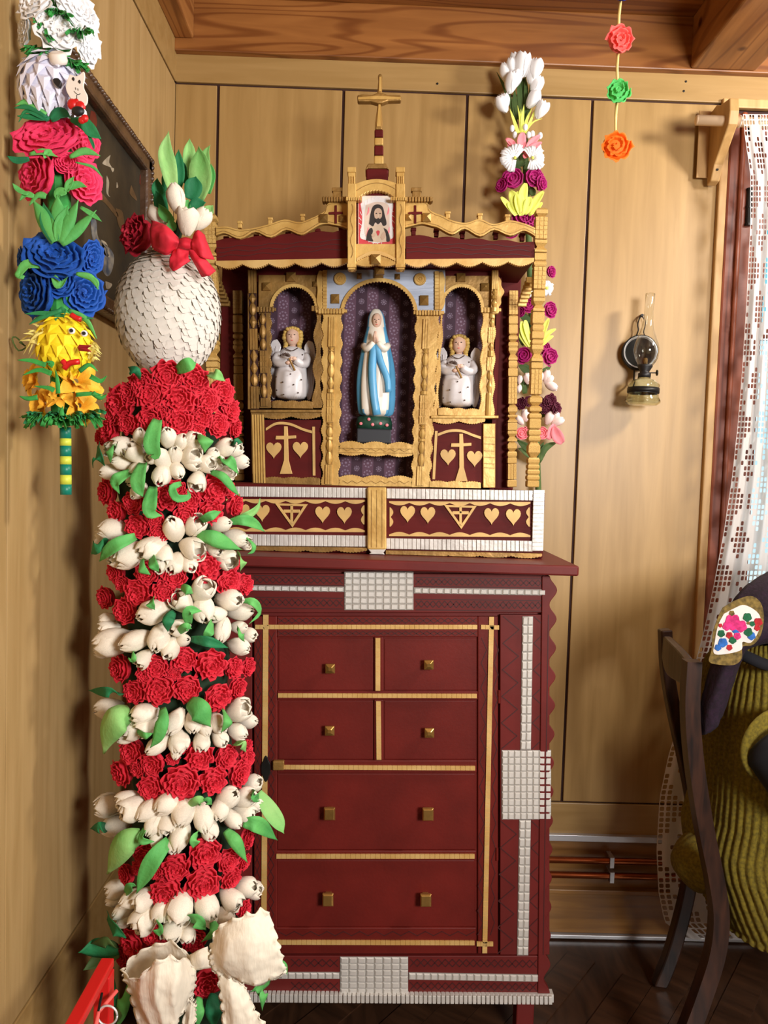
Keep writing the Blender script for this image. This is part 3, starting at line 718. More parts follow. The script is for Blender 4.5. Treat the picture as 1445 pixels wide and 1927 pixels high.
# capitals
for (x0, x1, y) in ((594, 653, 585), (778, 836, 588)):
    m = MB(); n = 9
    for i in range(n): a = lerp(x0+5, x1-5, i/n); m.rect(a, y-5, a+(x1-x0-10)/n*.8, y+5, YN-.016, .014)
    m.rect(x0, y-3, x1, y+3, YN-.012, .012); m.build('capital', 'gold', alt, bevel=.0008)
for (x0, x1, y, Y) in ((483, 519, 582, YN), (586, 600, 580, YN), (905, 943, 583, YN)):
    m = MB(); n = max(2, int((x1-x0)/6))
    for i in range(n): a = lerp(x0, x1-3, i/n); m.rect(a, y-5, a+(x1-x0-3)/n*.8, y+5, Y-.01, .009)
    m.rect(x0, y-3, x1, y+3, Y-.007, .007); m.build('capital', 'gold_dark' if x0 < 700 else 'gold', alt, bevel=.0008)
# ribbed brackets above the capitals
for (x0, y0, x1, y1, s_) in ((607, 508, 615, 583, -1), (818, 510, 826, 583, 1)):
    ribs(x0, y0, x0, y1, x1-x0, 11, YN-.004, 'ribbed_bracket', 'gold', alt, True, .006)
    xx = x0 if s_ < 0 else x1
    pts = [(xx, y0+2)]+[(xx+s_*(6+6*math.sin(PI*u*1.0)+2*math.sin(PI*u*3)), lerp(y0, y1, u)) for u in [i/14 for i in range(15)]]+[(xx, y1)]
    MB().prism(pts, YN-.008, .014).build('side_volute', 'gold', alt, bevel=.0015)
# side niche columns
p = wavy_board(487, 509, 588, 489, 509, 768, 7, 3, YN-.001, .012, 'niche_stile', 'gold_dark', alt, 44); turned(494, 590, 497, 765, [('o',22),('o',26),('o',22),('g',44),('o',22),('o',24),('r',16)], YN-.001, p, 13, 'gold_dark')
wavy_board(594, 606, 585, 590, 604, 768, 3, 6, YN-.001, .012, 'niche_stile', 'gold_dark', alt, 44)
wavy_board(829, 834, 585, 817, 823, 786, 3, 3, YN-.001, .012, 'niche_stile', 'gold', alt, 44)
p = wavy_board(908, 931, 588, 903, 928, 788, 4, 4, YN-.001, .012, 'niche_stile', 'gold', alt, 50); turned(926, 590, 918, 784, [('s',10),('d',16),('g',30),('d',14),('s',12),('g',26),('o',18),('d',24),('s',44)], YN-.001, p, 11)
# slim outer columns in front of the frame
c1 = MB().rect(466, 507, 482, 770, YN-.012, .012).build('outer_column', 'gold_dark', alt, bevel=.001)
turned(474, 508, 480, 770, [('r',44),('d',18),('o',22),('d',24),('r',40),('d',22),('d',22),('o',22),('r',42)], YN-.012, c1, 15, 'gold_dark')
c2 = MB().rect(926, 506, 938, 590, YN-.012, .012).build('outer_column', 'gold', alt, bevel=.001)
turned(932, 508, 929, 588, [('r',40),('d',12),('s',8),('o',16),('s',10)], YN-.012, c2, 11)
MB().prism([(938,520)]+[(938+9*math.sin(PI*u)+2*math.sin(PI*5*u), 520+u*58) for u in [i/14 for i in range(15)]]+[(936,580)], YN-.004, .012).build('side_volute', 'gold', alt, bevel=.001)
# sills, ledges, lower panels
def sill(x0, y0, x1, y1, h, Y, t, mat, name='sill', n=3, dy=0):
    tp = [(lerp(x0,x1,i/40), lerp(y0,y1,i/40)-3*abs(math.sin(PI*n*i/40))*.8-(1.2 if i % 2 else 0)) for i in range(41)]
    return MB().band(tp, [(lerp(x0,x1,i/40), lerp(y0,y1,i/40)+h) for i in range(41)], Y, t).build(name, mat, alt, bevel=.0006)
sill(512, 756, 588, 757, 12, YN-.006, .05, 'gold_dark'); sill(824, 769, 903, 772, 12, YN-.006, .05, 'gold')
def ledge(x0, y0, x1, y1, Y, mat):
    MB().rect(x0-3, y0-2, x1+3, y0+3, Y-.012, .05).build('ledge', mat, alt, bevel=.001)
    tt = teeth(x0+18 if x0 < 700 else x0, y1-9, x1 if x0 < 700 else x1-22, y1-9, 2, 5, 22, 1.4); m = len(tt)
    MB().band([(tt[i][0], y0+3) for i in range(m)], tt, Y-.006, .012).build('ledge_valance', mat, alt)
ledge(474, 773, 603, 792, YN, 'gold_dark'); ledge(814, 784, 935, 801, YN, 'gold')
ribs(472, 776, 475, 914, 24, 1, YN+.002, 'panel_post', 'gold_dark', alt, True)
pp = MB()
for k in range(5): pp.prism([(474+k*4.8, 780), (477+k*4.8, 912), (480.2+k*4.8, 912), (477.2+k*4.8, 780)], YN-.007, .004)
pp.build('post_reeds', 'gold', alt)
pr = MB().rect(909, 797, 932, 918, YN-.004, .014).build('panel_post', 'gold', alt, bevel=.0015)
lg = MB(); lines(lg, [(909, y, 931, y+1) for y in (822, 835, 848, 860, 872, 880)], YN-.0052, 1.2); lg.build('post_carving', 'gold_dark', alt)
def low_panel(x0, y0, x1, y1, cx, cy, hs, gable, post, mat):
    pn = MB().rect(x0, y0, x1, y1, YN+.004, .012).build('lower_panel', 'altar_red', alt, bevel=.001)
    Yp = YN; h = 44
    cr_ = [(cx-4,cy-h),(cx-4,cy-26),(cx-19,cy-26),(cx-20,cy-19),(cx-4,cy-19),(cx-4,cy+20),(cx-12,cy+46),(cx+12,cy+46),(cx+5,cy+20),(cx+4,cy-20),(cx+19,cy-21),(cx+19,cy-27),(cx+4,cy-26),(cx+3,cy-h)]
    MB().prism(cr_, Yp, .005).build('cross_ornament', mat, pn, bevel=.0008)
    for (x, y) in hs: MB().prism(heart(x, y, 29, 31), Yp, .005).build('heart', mat, pn, bevel=.0008)
    g = [Vector((x, 0, y)) for x, y in gable]; g = cat(g, 17)
    MB().band([(q.x, q.z-2.5) for q in g], [(q.x, q.z+2.5) for q in g], Yp, .005).build('gable_line', mat, pn)
    (xa, ya), (xb, yb) = post; MB().prism([(xa-2.5,ya),(xb-2.5,yb),(xb+2.5,yb),(xa+2.5,ya)], Yp, .005).build('post_line', mat, pn)
low_panel(496, 790, 604, 905, 538, 846, [(515,848),(565,847)], [(500,808),(520,797),(545,798),(570,808),(587,813)], ((590,803),(591,895)), 'gold_flat')
low_panel(810, 795, 910, 910, 868, 860, [(843,861),(893,864)], [(824,818),(845,811),(868,811),(890,819),(905,824)], ((821,811),(816,902)), 'gold_flat')
sill(498, 900, 602, 901, 12, YN-.006, .03, 'gold_dark'); sill(808, 907, 905, 909, 10, YN-.006, .03, 'gold')
# centre cross bar and bottom rail
tp = teeth(637, 835, 776, 838, 3, -5, 30, -1.3); bt = teeth(637, 852, 776, 856, 3, 4, 30, 1.3)
MB().band(tp, bt, YN-.004, .05).build('cross_bar', 'gold', alt)
MB().band(teeth(637, 899, 775, 901, 3, -5, 30, -1.3), [(lerp(637,775,i/60), 914+2*i/60) for i in range(61)], YN-.004, .05).build('bottom_rail', 'gold', alt)
lw = MB(); lines(lw, zig(645, 846, 770, 848, 7, 2.5, False), YN-.0052, 1); lines(lw, zig(645, 907, 770, 908, 7, 2.5, False), YN-.0052, 1); lines(lw, [(637, 843, 776, 845), (637, 851, 776, 853)], YN-.0052, 1); lw.build('bar_carving', 'gold_dark', alt)
# shelves behind the sills
for (x0, x1, y) in ((640, 775, 836.5), (510, 597, 756), (825, 903, 769.5)):
    a, b_ = W(x0, y, YN), W(x1, y, YN); MB().box(a.x, b_.x, YN+.002, YK-.029, a.z-.006, (a.z+b_.z)/2).build('shelf', 'altar_red', alt)
# ---------------- canopy
cz0 = W(540, 492, YB).z; zc1 = cz0+.035
cx0, cx1 = W(404, 470, YB).x, W(1010, 470, YB).x
rf = MB(); rf.box(cx0, cx1, YB+.008, 1.955, cz0+.024, cz0+.04); rf.build('canopy_board', 'altar_red', alt, bevel=.002)
def k3(x, y): return (380+x/2.125, 120+y/2.125)
def fascia(top, bot):
    MB().band([k3(*p) for p in top], [k3(*p) for p in bot], YB+.002, .014).build('canopy_fascia', 'altar_red', alt, bevel=.001)
tpl = [(55+i*525/28, 708-i*38/28-9*abs(math.sin(PI*i/28*4.5))) for i in range(29)]; fascia(tpl, [(55+i*525/28, 792-i*14/28) for i in range(29)])
tpr = [(815+i*515/28, 690+i*30/28-9*abs(math.sin(PI*i/28*4.5))) for i in range(29)]; fascia(tpr, [(815+i*515/28, 782-i*2/28) for i in range(29)])
fl_ = MB()
for j in range(3):
    lines(fl_, [(*k3(60+i*26, 735-i*1.6+j*18+4*math.sin(i*1.3+j)), *k3(60+(i+1)*26, 735-(i+1)*1.6+j*18+4*math.sin((i+1)*1.3+j))) for i in range(20)], YB+.0012, 1)
    lines(fl_, [(*k3(818+i*26, 715+i*.8+j*18+4*math.sin(i*1.3+j)), *k3(818+(i+1)*26, 715+(i+1)*.8+j*18+4*math.sin((i+1)*1.3+j))) for i in range(19)], YB+.0012, 1)
fl_.build('fascia_carving', 'groove_red', alt)['kind'] = 'stuff'
def crest(pts_top, pts_bot):
    a = cat([Vector((x, 0, y)) for x, y in pts_top], 49); b_ = cat([Vector((x, 0, y)) for x, y in pts_bot], 49)
    MB().band([k3(q.x, q.z) for q in a], [k3(q.x, q.z) for q in b_], YB-.006, .014).build('crest_board', 'gold', alt, bevel=.001)
    m = MB(); 
    lines(m, [(*k3(b_[i].x, b_[i].z-9), *k3(b_[i+1].x, b_[i+1].z-9)) for i in range(48)], YB-.0068, .8); lines(m, [(*k3(a[i].x, a[i].z+7), *k3(a[i+1].x, a[i+1].z+7)) for i in range(48)], YB-.0068, .8); m.build('crest_carving', 'gold_dark', alt)
crest([(55,652),(100,650),(150,662),(210,655),(270,640),(330,622),(390,632),(440,615),(475,598),(493,585),(503,558),(540,550),(582,550)],
      [(55,686),(92,678),(152,700),(212,672),(275,694),(335,664),(395,684),(430,668),(470,645),(500,640),(530,645),(555,650),(582,660)])
crest([(812,550),(860,550),(898,552),(908,580),(930,595),(960,606),(1000,625),(1055,635),(1110,620),(1165,640),(1230,625),(1290,638),(1332,655)],
      [(812,655),(840,648),(880,640),(915,648),(945,656),(1000,682),(1050,660),(1112,690),(1168,664),(1232,687),(1282,668),(1310,676),(1332,690)])
def nub(x, y, w, h, mat, Y):
    px, py = k3(x, y); w /= 2.125; h /= 2.125; m = MB()
    m.rect(px-w*.4, py-h*.1, px+w*.4, py+h*.6, Y, .012); m.rect(px-w/2, py-h/2, px+w/2, py-h*.1, Y-.002, .016); m.build('nub', mat, alt, bevel=.0012)
for x, y in ((150,640),(272,626),(402,612)): nub(x, y, 20, 26, 'gold', YB-.004)
for x, y in ((983,602),(1112,609),(1222,614)): nub(x, y, 22, 26, 'gold', YB-.004)
for x, y in ((96,703),(217,695),(344,686),(462,672),(556,660),(846,668),(938,672),(1042,680),(1176,682),(1282,690)): nub(x, y, 22, 28, 'altar_red', YB+.03)
for (x0, x1) in ((482, 580), (814, 922)):
    m = MB(); n = 9
    for i in range(n): a, q = k3(lerp(x0, x1, i/n), 530); m.rect(a, q, a+(x1-x0)/n/2.125*.8, q+9.5, YB-.016, .022)
    a, q = k3(x0, 533); b_, r_ = k3(x1, 548); m.rect(a-1, q, b_+1, r_, YB-.01, .02); m.build('crest_cap', 'gold_dark', alt, bevel=.001)
nub(540, 512, 42, 36, 'gold_dark', YB-.008); nub(858, 512, 42, 36, 'gold_dark', YB-.008)
for x, y in ((535, 602), (853, 602)):
    px, py = k3(x, y); MB().prism([(px-2,py-17),(px-2,py-5),(px-13,py-4),(px-13,py),(px-2,py),(px-2,py+17),(px+2,py+17),(px+2,py),(px+13,py-1),(px+13,py-5),(px+2,py-5),(px+2,py-17)], YB-.009, .004).build('small_cross', 'altar_red', alt)
for x, y, s in ((487,620,15),(563,621,12),(825,616,11),(898,617,16)): px, py = k3(x, y); stud(px, py, s, YB-.006, alt)
for (x0, x1, y0, y1) in ((55, 582, 788, 778), (812, 1328, 782, 776)):
    a, b_ = k3(x0, y0), k3(x1, y1); tt = teeth(a[0], a[1]+6, b_[0], b_[1]+6, 5, 8, 60, 1.6); m = len(tt)
    MB().band([(lerp(a[0],b_[0],i/(m-1)), lerp(a[1],b_[1],i/(m-1))) for i in range(m)], tt, YB-.006, .01).build('canopy_valance', 'gold_light', alt)
# ---------------- picture shrine in the middle of the canopy
YS = YB-.03
def rc(x0, y0, x1, y1): a, b_ = k3(x0, y0); c, d_ = k3(x1, y1); return (a, b_, c, d_)
for x0, x1 in ((582, 616), (776, 812)):
    pl = MB().rect(*rc(x0, 478, x1, 812), YS-.008, .03).build('shrine_pilaster', 'gold', alt, bevel=.0015)
    q = MB(); q.rect(*rc(x0+3, 812, x1-3, 822), YS-.006, .024); q.rect(*rc(x0-1, 800, x1+1, 813), YS-.011, .03); cxx = (x0+x1)/2
    a, b_ = k3(cxx, 826); q.lathe([(.001,0),(.006,.003),(.006,.006),(.003,.009)], W(a, b_+3, YS+.005), 10); q.build('pilaster_drop', 'gold', alt)
    f = MB(); n = 4
    f.rect(*rc(x0+2, 430, x1-4, 484), YS-.002, .024); f.rect(*rc(x0-1, 412, x1-1, 432), YS-.006, .03)
    for i in range(4): f.rect(*rc(x0+4+i*7, 448, x0+8+i*7, 482), YS-.005, .02)
    f.build('finial', 'gold', alt, bevel=.0015)
    w_ = MB(); mid = (x0+x1)/2
    lines(w_, [(*k3(mid+5*math.sin(i*.9), 560+i*12), *k3(mid+5*math.sin((i+1)*.9), 572+i*12)) for i in range(18)], YS-.0088, 1); w_.build('pilaster_carving', 'gold_dark', alt)
ab = [k3(616+160*i/20, 516-4+0*i) for i in range(21)]
o = [k3(584+228*i/24, 492-32*math.sin(PI*i/24)) for i in range(25)]; inn = [k3(625+146*i/24, 545-36*math.sin(PI*i/24)**.6-(4 if i % 2 else 0)) for i in range(25)]
MB().band(o, inn, YS-.004, .022).build('shrine_arch', 'gold', alt, bevel=.001)
ar = MB(); lines(ar, [(*k3(610+180*i/16, 520-44*math.sin(PI*(i+1)/18)), *k3(610+180*(i+1)/16, 520-44*math.sin(PI*(i+2)/18))) for i in range(16)], YS-.0048, 1); ar.build('arch_carving', 'gold_dark', alt)
for x0, x1 in ((576, 640), (754, 820)):
    m = MB(); n = 7
    for i in range(n): m.rect(*rc(lerp(x0,x1,i/n), 532, lerp(x0,x1,(i+.8)/n), 546), YS-.014, .016)
    m.build('shrine_capital', 'gold', alt, bevel=.0006)
MB().rect(*rc(614, 500, 778, 806), YS+.012, .012).build('shrine_back', 'altar_red', alt)
MB().rect(*rc(616, 720, 776, 802), YS-.002, .014).build('shrine_apron', 'gold', alt, bevel=.001)
ap = [k3(618+156*i/40, 788-26*math.sin(PI*i/40)+(3 if i % 2 else 0)) for i in range(41)]
MB().band([k3(618+156*i/40, 778-30*math.sin(PI*i/40)) for i in range(41)], ap, YS-.006, .005).build('apron_arch', 'gold_light', alt)
tt = teeth(*k3(616, 800), *k3(776, 800), 2, 4, 20, 1.5); a = k3(616, 790); b_ = k3(776, 790); m = len(tt)
MB().band([(lerp(a[0],b_[0],i/(m-1)), a[1]) for i in range(m)], tt, YS-.004, .01).build('apron_valance', 'gold', alt)
px, py = k3(695, 784); stud(px, py, 18, YS-.004, alt, 'gold_dark'); px, py = k3(712, 828); stud(px, py, 16, YB+.004, alt, 'gold_dark')
# holy picture card: paper, halo of lace, portrait (flat print) built from thin layers
pic = MB().rect(*rc(624, 528, 774, 722), YS+.008, .004).build('picture_card', 'paper', alt)
YI = YS+.0076
def blob(name, mat, pts, Y):
    pts = cat([Vector((x, 0, y)) for x, y in pts]+[Vector((pts[0][0], 0, pts[0][1]))], len(pts)*5)[:-1]
    return MB().prism([k3(q.x, q.z) for q in pts], Y, .0004).build(name, mat, pic)
pbr('card_red', S(196,60,70), .6); pbr('card_skin', S(196,168,146), .6); pbr('card_dark', S(40,32,30), .6); pbr('card_robe', S(206,186,164), .6); pbr('card_lace', S(226,224,226), .5); pbr('card_bg', S(216,196,182), .6, var=.1)
MB().rect(*rc(626, 528, 640, 720), YI, .0004).build('card_edge', 'card_red', pic); MB().rect(*rc(760, 528, 773, 720), YI, .0004).build('card_edge', 'card_red', pic)
MB().rect(*rc(640, 700, 760, 722), YI, .0004).build('card_edge', 'card_red', pic)
blob('card_border', 'card_lace', [(634,560),(655,545),(700,530),(745,545),(765,560),(758,620),(766,690),(745,700),(700,718),(655,705),(632,690),(642,620)], YI-.0003)
blob('card_field', 'card_bg', [(655,565),(700,552),(745,565),(750,620),(745,690),(700,704),(655,692),(650,620)], YI-.0006)
blob('card_robe', 'card_robe', [(656,706),(664,668),(684,646),(722,646),(744,668),(752,706),(704,714)], YI-.0009)
blob('card_cloak', 'card_dark', [(656,706),(662,672),(676,656),(684,668),(678,690),(684,710)], YI-.0012)
blob('card_cloak', 'card_dark', [(726,656),(742,668),(752,706),(738,710),(736,688)], YI-.0012)
blob('card_hair', 'card_dark', [(668,640),(674,600),(684,570),(704,562),(722,572),(730,600),(738,640),(724,648),(716,634),(694,634),(684,650)], YI-.0012)
blob('card_face', 'card_skin', [(688,600),(692,584),(704,577),(717,584),(720,602),(716,622),(705,634),(693,622)], YI-.0015)
blob('card_beard', 'card_dark', [(691,616),(698,620),(705,617),(712,620),(718,614),(714,632),(705,641),(695,632)], YI-.0018)
for x in (697, 712): blob('card_eye', 'card_dark', [(x-4,599),(x,596),(x+4,599),(x,601)], YI-.0018)
blob('card_nose', 'card_robe', [(703,600),(706,600),(708,612),(702,612)], YI-.0018)
blob('card_heart', 'card_red', [(696,672),(703,666),(711,672),(704,688)], YI-.0015)
blob('card_hand', 'card_skin', [(714,694),(722,676),(732,672),(734,690),(722,704)], YI-.0018)
blob('card_hand', 'card_skin', [(676,684),(690,676),(694,686),(684,694)], YI-.0018)
gl = MB()
for i in range(26):
    a = 2*PI*i/26; x, y = 699+62*math.cos(a), 626+86*math.sin(a); lines(gl, [(*k3(x, y), *k3(699+72*math.cos(a+.12), 626+98*math.sin(a+.12)))], YI-.0007, 1)
gl.build('card_rays', 'card_lace', pic)
for x, y in ((662,590),(742,590),(660,670),(744,670)):
    blob('card_leaf', 'soft_pink', [(x-4,y+18),(x+5,y-18),(x+6,y+4)], YI-.001)
# crowning cross
YX = YB+.005
sh = [('gold',40,205,1),('gold',205,262,1.25),('altar_red',262,294,1.5),('gold',294,326,1.55),('altar_red',326,366,1.6),('gold',366,402,1.65)]
cross = MB().prism([k3(*p) for p in ((703,44),(706,60),(701,112),(702,160),(692,240),(692,262),(722,262),(723,235),(716,160),(720,112),(721,60),(722,44),(713,36))], YX, .016).build('crown_cross', 'gold_dark', alt, bevel=.003)
MB().prism([k3(*p) for p in ((620,124),(640,120),(680,122),(700,115),(725,116),(745,123),(796,124),(798,146),(745,148),(720,157),(702,157),(675,150),(622,150))], YX-.006, .018).build('cross_arm', 'gold_dark', cross, bevel=.003)
ce_ = MB(); ce_.prism([k3(*p) for p in ((624,134),(700,128),(726,129),(794,134),(794,141),(726,142),(700,142),(624,143))], YX-.0075, .004); ce_.prism([k3(*p) for p in ((709,52),(708,110),(716,110),(717,52))], YX-.0015, .004); ce_.prism([k3(*p) for p in ((706,162),(699,250),(715,250),(713,162))], YX-.0015, .004)
ce_.build('cross_inlay', 'gold', cross)
for mt, y0, y1, w in sh[2:]:
    MB().rect(*rc(707-w*11.5, y0, 707+w*11.5, y1-2), YX-.003, .022).build('cross_block', mt, cross, bevel=.0025)
cb_ = MB().prism([k3(*p) for p in ((657,462),(655,425),(665,402),(735,402),(746,425),(744,466))], YX-.012, .04).build('cross_base', 'altar_red', cross, bevel=.003)
MB().prism([k3(*p) for p in ((652,424),(664,398),(737,398),(749,424),(738,418),(664,418))], YX-.016, .044).build('base_cap', 'gold_dark', cross, bevel=.002)
# ---------------- corner posts of stacked blocks
def block_mesh(kind, mat):
    m = MB()
    prof = {'slab': [(.9,0),(1,.12),(1,.88),(.9,1)], 'cham': [(.55,0),(1,.3),(1,.72),(.6,1)], 'waist': [(1,0),(1,.18),(.55,.45),(1,.75),(1,1)], 'thin': [(.85,0),(1,.3),(1,.7),(.85,1)]}
    if kind == 'grid':
        for i in range(3):
            for k in range(5): m.box(-.5+i/3+.02, -.5+(i+1)/3-.02, -.5, .5, k/5+.01, (k+1)/5-.015)
        m.box(-.46, .46, -.44, .44, 0, 1)
    else:
        m.rings([[Vector((sx*.5*f, sy*.5*f, h)) for sx, sy in ((-1,-1),(1,-1),(1,1),(-1,1))] for f, h in prof[kind]])
    return m.mesh('post_block_'+kind, mat)
BL = {(k, g): block_mesh(k, g) for k in ('slab', 'cham', 'waist', 'thin', 'grid') for g in ('gold', 'gold_dark')}
def post(x0, y0, x1, y1, Y, w, seq, mat, name='corner_post'):
    a, b_ = W(x0, y0, Y), W(x1, y1, Y)
    p = MB().tube([a, b_], w*.3, 4).build(name, mat, alt)
    tot = sum(h for _, h in seq); acc = 0; ax = (b_-a)
    for k, h in seq:
        q = a+ax*((acc+h*.96)/tot); L_ = ax.length*h/tot*.95; acc += h
        inst('post_block', BL[(k, mat)], frame(q, (a-b_), 0, (w*random.uniform(.94, 1.04), w*random.uniform(.94, 1.04), L_)) , p)
SQ = [('cham',16),('grid',40),('waist',22),('slab',14),('thin',10),('grid',40),('slab',14),('waist',24),('slab',22),('thin',12),('slab',14),('thin',10),('waist',30),('slab',12),('grid',46),('cham',18),('cham',14),('thin',10),('slab',18),('thin',12),('thin',10),('cham',28),('thin',12),('thin',9),('thin',10),('thin',10),('slab',12)]
post(1018, 393, 1001, 917, YB+.012, .0265, SQ, 'gold')
post(397, 404, 404, 905, YB+.012, .0265, SQ, 'gold')
SB = [('grid',46),('slab',16),('slab',18),('cham',14),('thin',10),('waist',24),('thin',14),('slab',16),('grid',52),('cham',18),('waist',14),('slab',16),('waist',20),('cham',18),('thin',11),('slab',12),('grid',30),('slab',14)]
post(965, 548, 962, 917, YK-.02, .023, SB, 'gold')
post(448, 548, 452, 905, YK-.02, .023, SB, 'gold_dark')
for (xa, xb) in ((1001, 985), (410, 428)):
    for i in range(7):
        t = i/6; q = W(lerp(xa, xb, t), lerp(528, 572, t), lerp(YB+.06, YK-.06, t)); MB().box(q.x-.014, q.x+.006, q.y-.008, q.y+.004, q.z-.006, q.z+.006).build('bracket_rib', 'gold_dark' if xa < 700 else 'gold', alt)
# ------------------------------------------------------------------ paper flower meshes
def rose_me(name, mat, seed, turns=4.3, ruff=.085, petals=5, dome=.8):
    rd = random.Random(seed); m = MB(); N = int(turns*34); G_ = []
    ph = [rd.uniform(0, 6.28) for _ in range(6)]
    for k in range(N+1):
        t = k/N; a = 2*PI*turns*t; r = .05+.9*t**.85
        top = dome*math.sqrt(max(0, 1-(.93*t)**2))+.06
        pe = abs(math.sin(a*petals/2+ph[0]+t*5))**.5
        z1 = top-.13*(1-pe)+.03*math.sin(a*9+ph[1]); w = ruff*(.35+t)*math.sin(a*8.3+ph[2])+ruff*.7*math.sin(a*13.7+ph[3])
        row = []
        for s_, (dr, dz) in enumerate(((-.12, -.42), (-.03, -.22), (.02, -.06), (.07, .0), (.13, -.035))):
            rr = max(.01, r+dr*(.5+t*.6)+w*(s_/4)**1.2); row.append(Vector((rr*math.cos(a), rr*math.sin(a), z1+dz*(.5+.6*t))))
        G_.append(row)
    m.grid(G_)
    m.lathe([(.3, -.3), (.75, -.12), (.86, .04), (.6, .2), (.2, .32)], (0, 0, 0), 16)
    return m.mesh(name, mat, True)
def tulip_me(name, mat, seed, opening=.15, n_out=3, fat=1.0):
    rd = random.Random(seed); m = MB()
    for layer, cnt in ((0, 3), (1, n_out)):
        for k in range(cnt):
            phi = 2*PI*k/cnt+layer*PI/3+rd.uniform(-.12, .12); op = opening*(1 if layer else .5)*rd.uniform(.7, 1.3); G_ = []
            for u in (0, .1, .24, .4, .58, .74, .87, .95, .99, 1.0):
                wid = 1.15*(max(.0, 1-abs(2*u-1)**(6 if u > .5 else 2.4))**.5)*(1 if layer else .92)+.02
                R = fat*(.05+.29*math.sin(PI*min(1, (u*.84+.03)))**.7*(1.05 if layer else .9)+op*u*u*u-.5*max(0, u-.8))
                row = []
                for j in range(7):
                    v = -1+j/3; aa = phi+v*wid; q = R*(1-.05*v*v*u)+.012*math.sin(5*u+v*3+k); row.append(Vector((q*math.cos(aa), q*math.sin(aa), u*1.0-.10*v*v*u*u)))
                G_.append(row)
            m.grid(G_)
    m.lathe([(.03, -.02), (.09, .02), (.11, .08)], (0, 0, 0), 8)
    me = m.mesh(name, mat, True)
    return me
RR = [rose_me('rose_a', 'rose_red', 1), rose_me('rose_b', 'rose_red', 2, 3.9, .1), rose_me('rose_c', 'rose_red', 3, 4.6, .08, 4)]
TT = [tulip_me('tulip_a', 'cream', 1, .02), tulip_me('tulip_b', 'cream', 2, .10), tulip_me('tulip_c', 'cream', 3, .2), tulip_me('tulip_d', 'cream', 4, -.02, 3, .9)]
def ribbon(m, pts, nrm, w, n=13, prof='leaf', cup=.18, twist=0):
    """thin leaf along pts (Vectors); nrm: outward normals; w width in metres"""
    P = cat(pts, n); Nn = cat(nrm, n); G_ = []; uv = []
    for i in range(n):
        t = i/(n-1); d = (P[min(i+1, n-1)]-P[max(i-1, 0)]).normalized(); nn = (Nn[i]-d*Nn[i].dot(d)); nn = nn.normalized() if nn.length > 1e-5 else Vector((0, -1, 0)); s_ = d.cross(nn)
        if twist: q = Matrix.Rotation(twist*t, 3, d); s_ = q @ s_; nn = q @ nn
        wp = {'leaf': max(.03, (.2+.8*math.sin(PI*min(1, .1+t*.86))**.75)*(1-t**5)), 'strip': 1.0, 'tip': 1-.95*t**2.5, 'oval': max(.05, math.sin(PI*(.06+.9*t))**.6)}[prof]
        G_.append([P[i]+s_*(w/2*wp*v)+nn*(cup*w*wp*(v*v-.4)+.03*w*math.sin(7*t+2*v)) for v in (-1, -.5, 0, .5, 1)])
    return m.grid(G_)
def mat_leaf(o): return o
# ------------------------------------------------------------------ the tall palm beside the cabinet
YA = 1.38
def axis_x(py):
    pts = [(250, 345), (600, 317), (800, 322), (1000, 326), (1200, 333), (1400, 340), (1600, 349), (1800, 358), (1950, 362)]
    for (y0, x0), (y1, x1) in zip(pts, pts[1:]):
        if py <= y1 or y1 == 1950: return W(lerp(x0, x1, max(0, (py-y0)/(y1-y0))), py, YA).x
def on_cyl(px, py, r, Yax=None, ax=None):
    Yx = Yax or YA; xa = (ax or axis_x)(py); d = ray(px, py); k = Vector((d.x, d.y)); c = Vector((xa, Yx))
    A = k.dot(k); B = k.dot(c); C = c.dot(c)-r*r; D = B*B-A*C
    t = (B-math.sqrt(D))/A if D > 0 else B/A
    p = CAM+d*t; nrm = Vector((p.x-xa, p.y-Yx, 0)).normalized(); nrm = (nrm+Vector((0, -.3, 0))).normalized() if D > 0 else (nrm+Vector((0, -.9, 0))).normalized()
    return p, nrm
palm = thing('flower_palm', 'tall Easter palm column of red roses and white tulips with a cream bow', 'flower palm', (W(345, 1400, YA).x, YA, 0))
cz1 = W(330, 700, YA).z
cr_ = []
for i in range(25):
    py = lerp(715, 1960, i/24); c = Vector((axis_x(py), YA, W(340, py, YA).z)); cr_.append([c+Vector((math.cos(2*PI*k/20), math.sin(2*PI*k/20), 0))*(.088+.006*math.sin(i*2))*(.45 if i == 0 else .8 if i == 1 else 1) for k in range(20)])
c = cr_[-1]; cr_.append([Vector((p.x, p.y, .03)) for p in c])
MB().rings(cr_).build('core', 'core_green', palm, smooth=True)
MB().lathe([(.1, 0), (.1, .03), (.06, .04)], (axis_x(1950), YA, 0), 20).build('foot', 'core_green', palm)
c1 = lambda x, y: (150+x/3.6125, 680+y/3.6125)
c2 = lambda x, y: (150+x/3.6125, 1100+y/3.6125)
c3 = lambda x, y: (120+x/3.284, 1450+y/3.284)
K1, K3 = 3.6125, 3.284
def add_rose(px, py, dpx, par=None, r=.112, ms=None, Yax=None, ax=None, nm='rose', down=-.05, flat=1.0):
    p, n = on_cyl(px, py, r, Yax, ax); z = (n+Vector((0, 0, down+random.uniform(-.12, .12)))+RT*random.uniform(-.1, .1)).normalized()
    s_ = dpx/2*p.y/F*.98
    p = p-n*(s_*.25)
    return inst(nm, random.choice(ms or RR), frame(p, z, random.uniform(0, 6.28), (s_, s_, s_*flat)), par or palm)
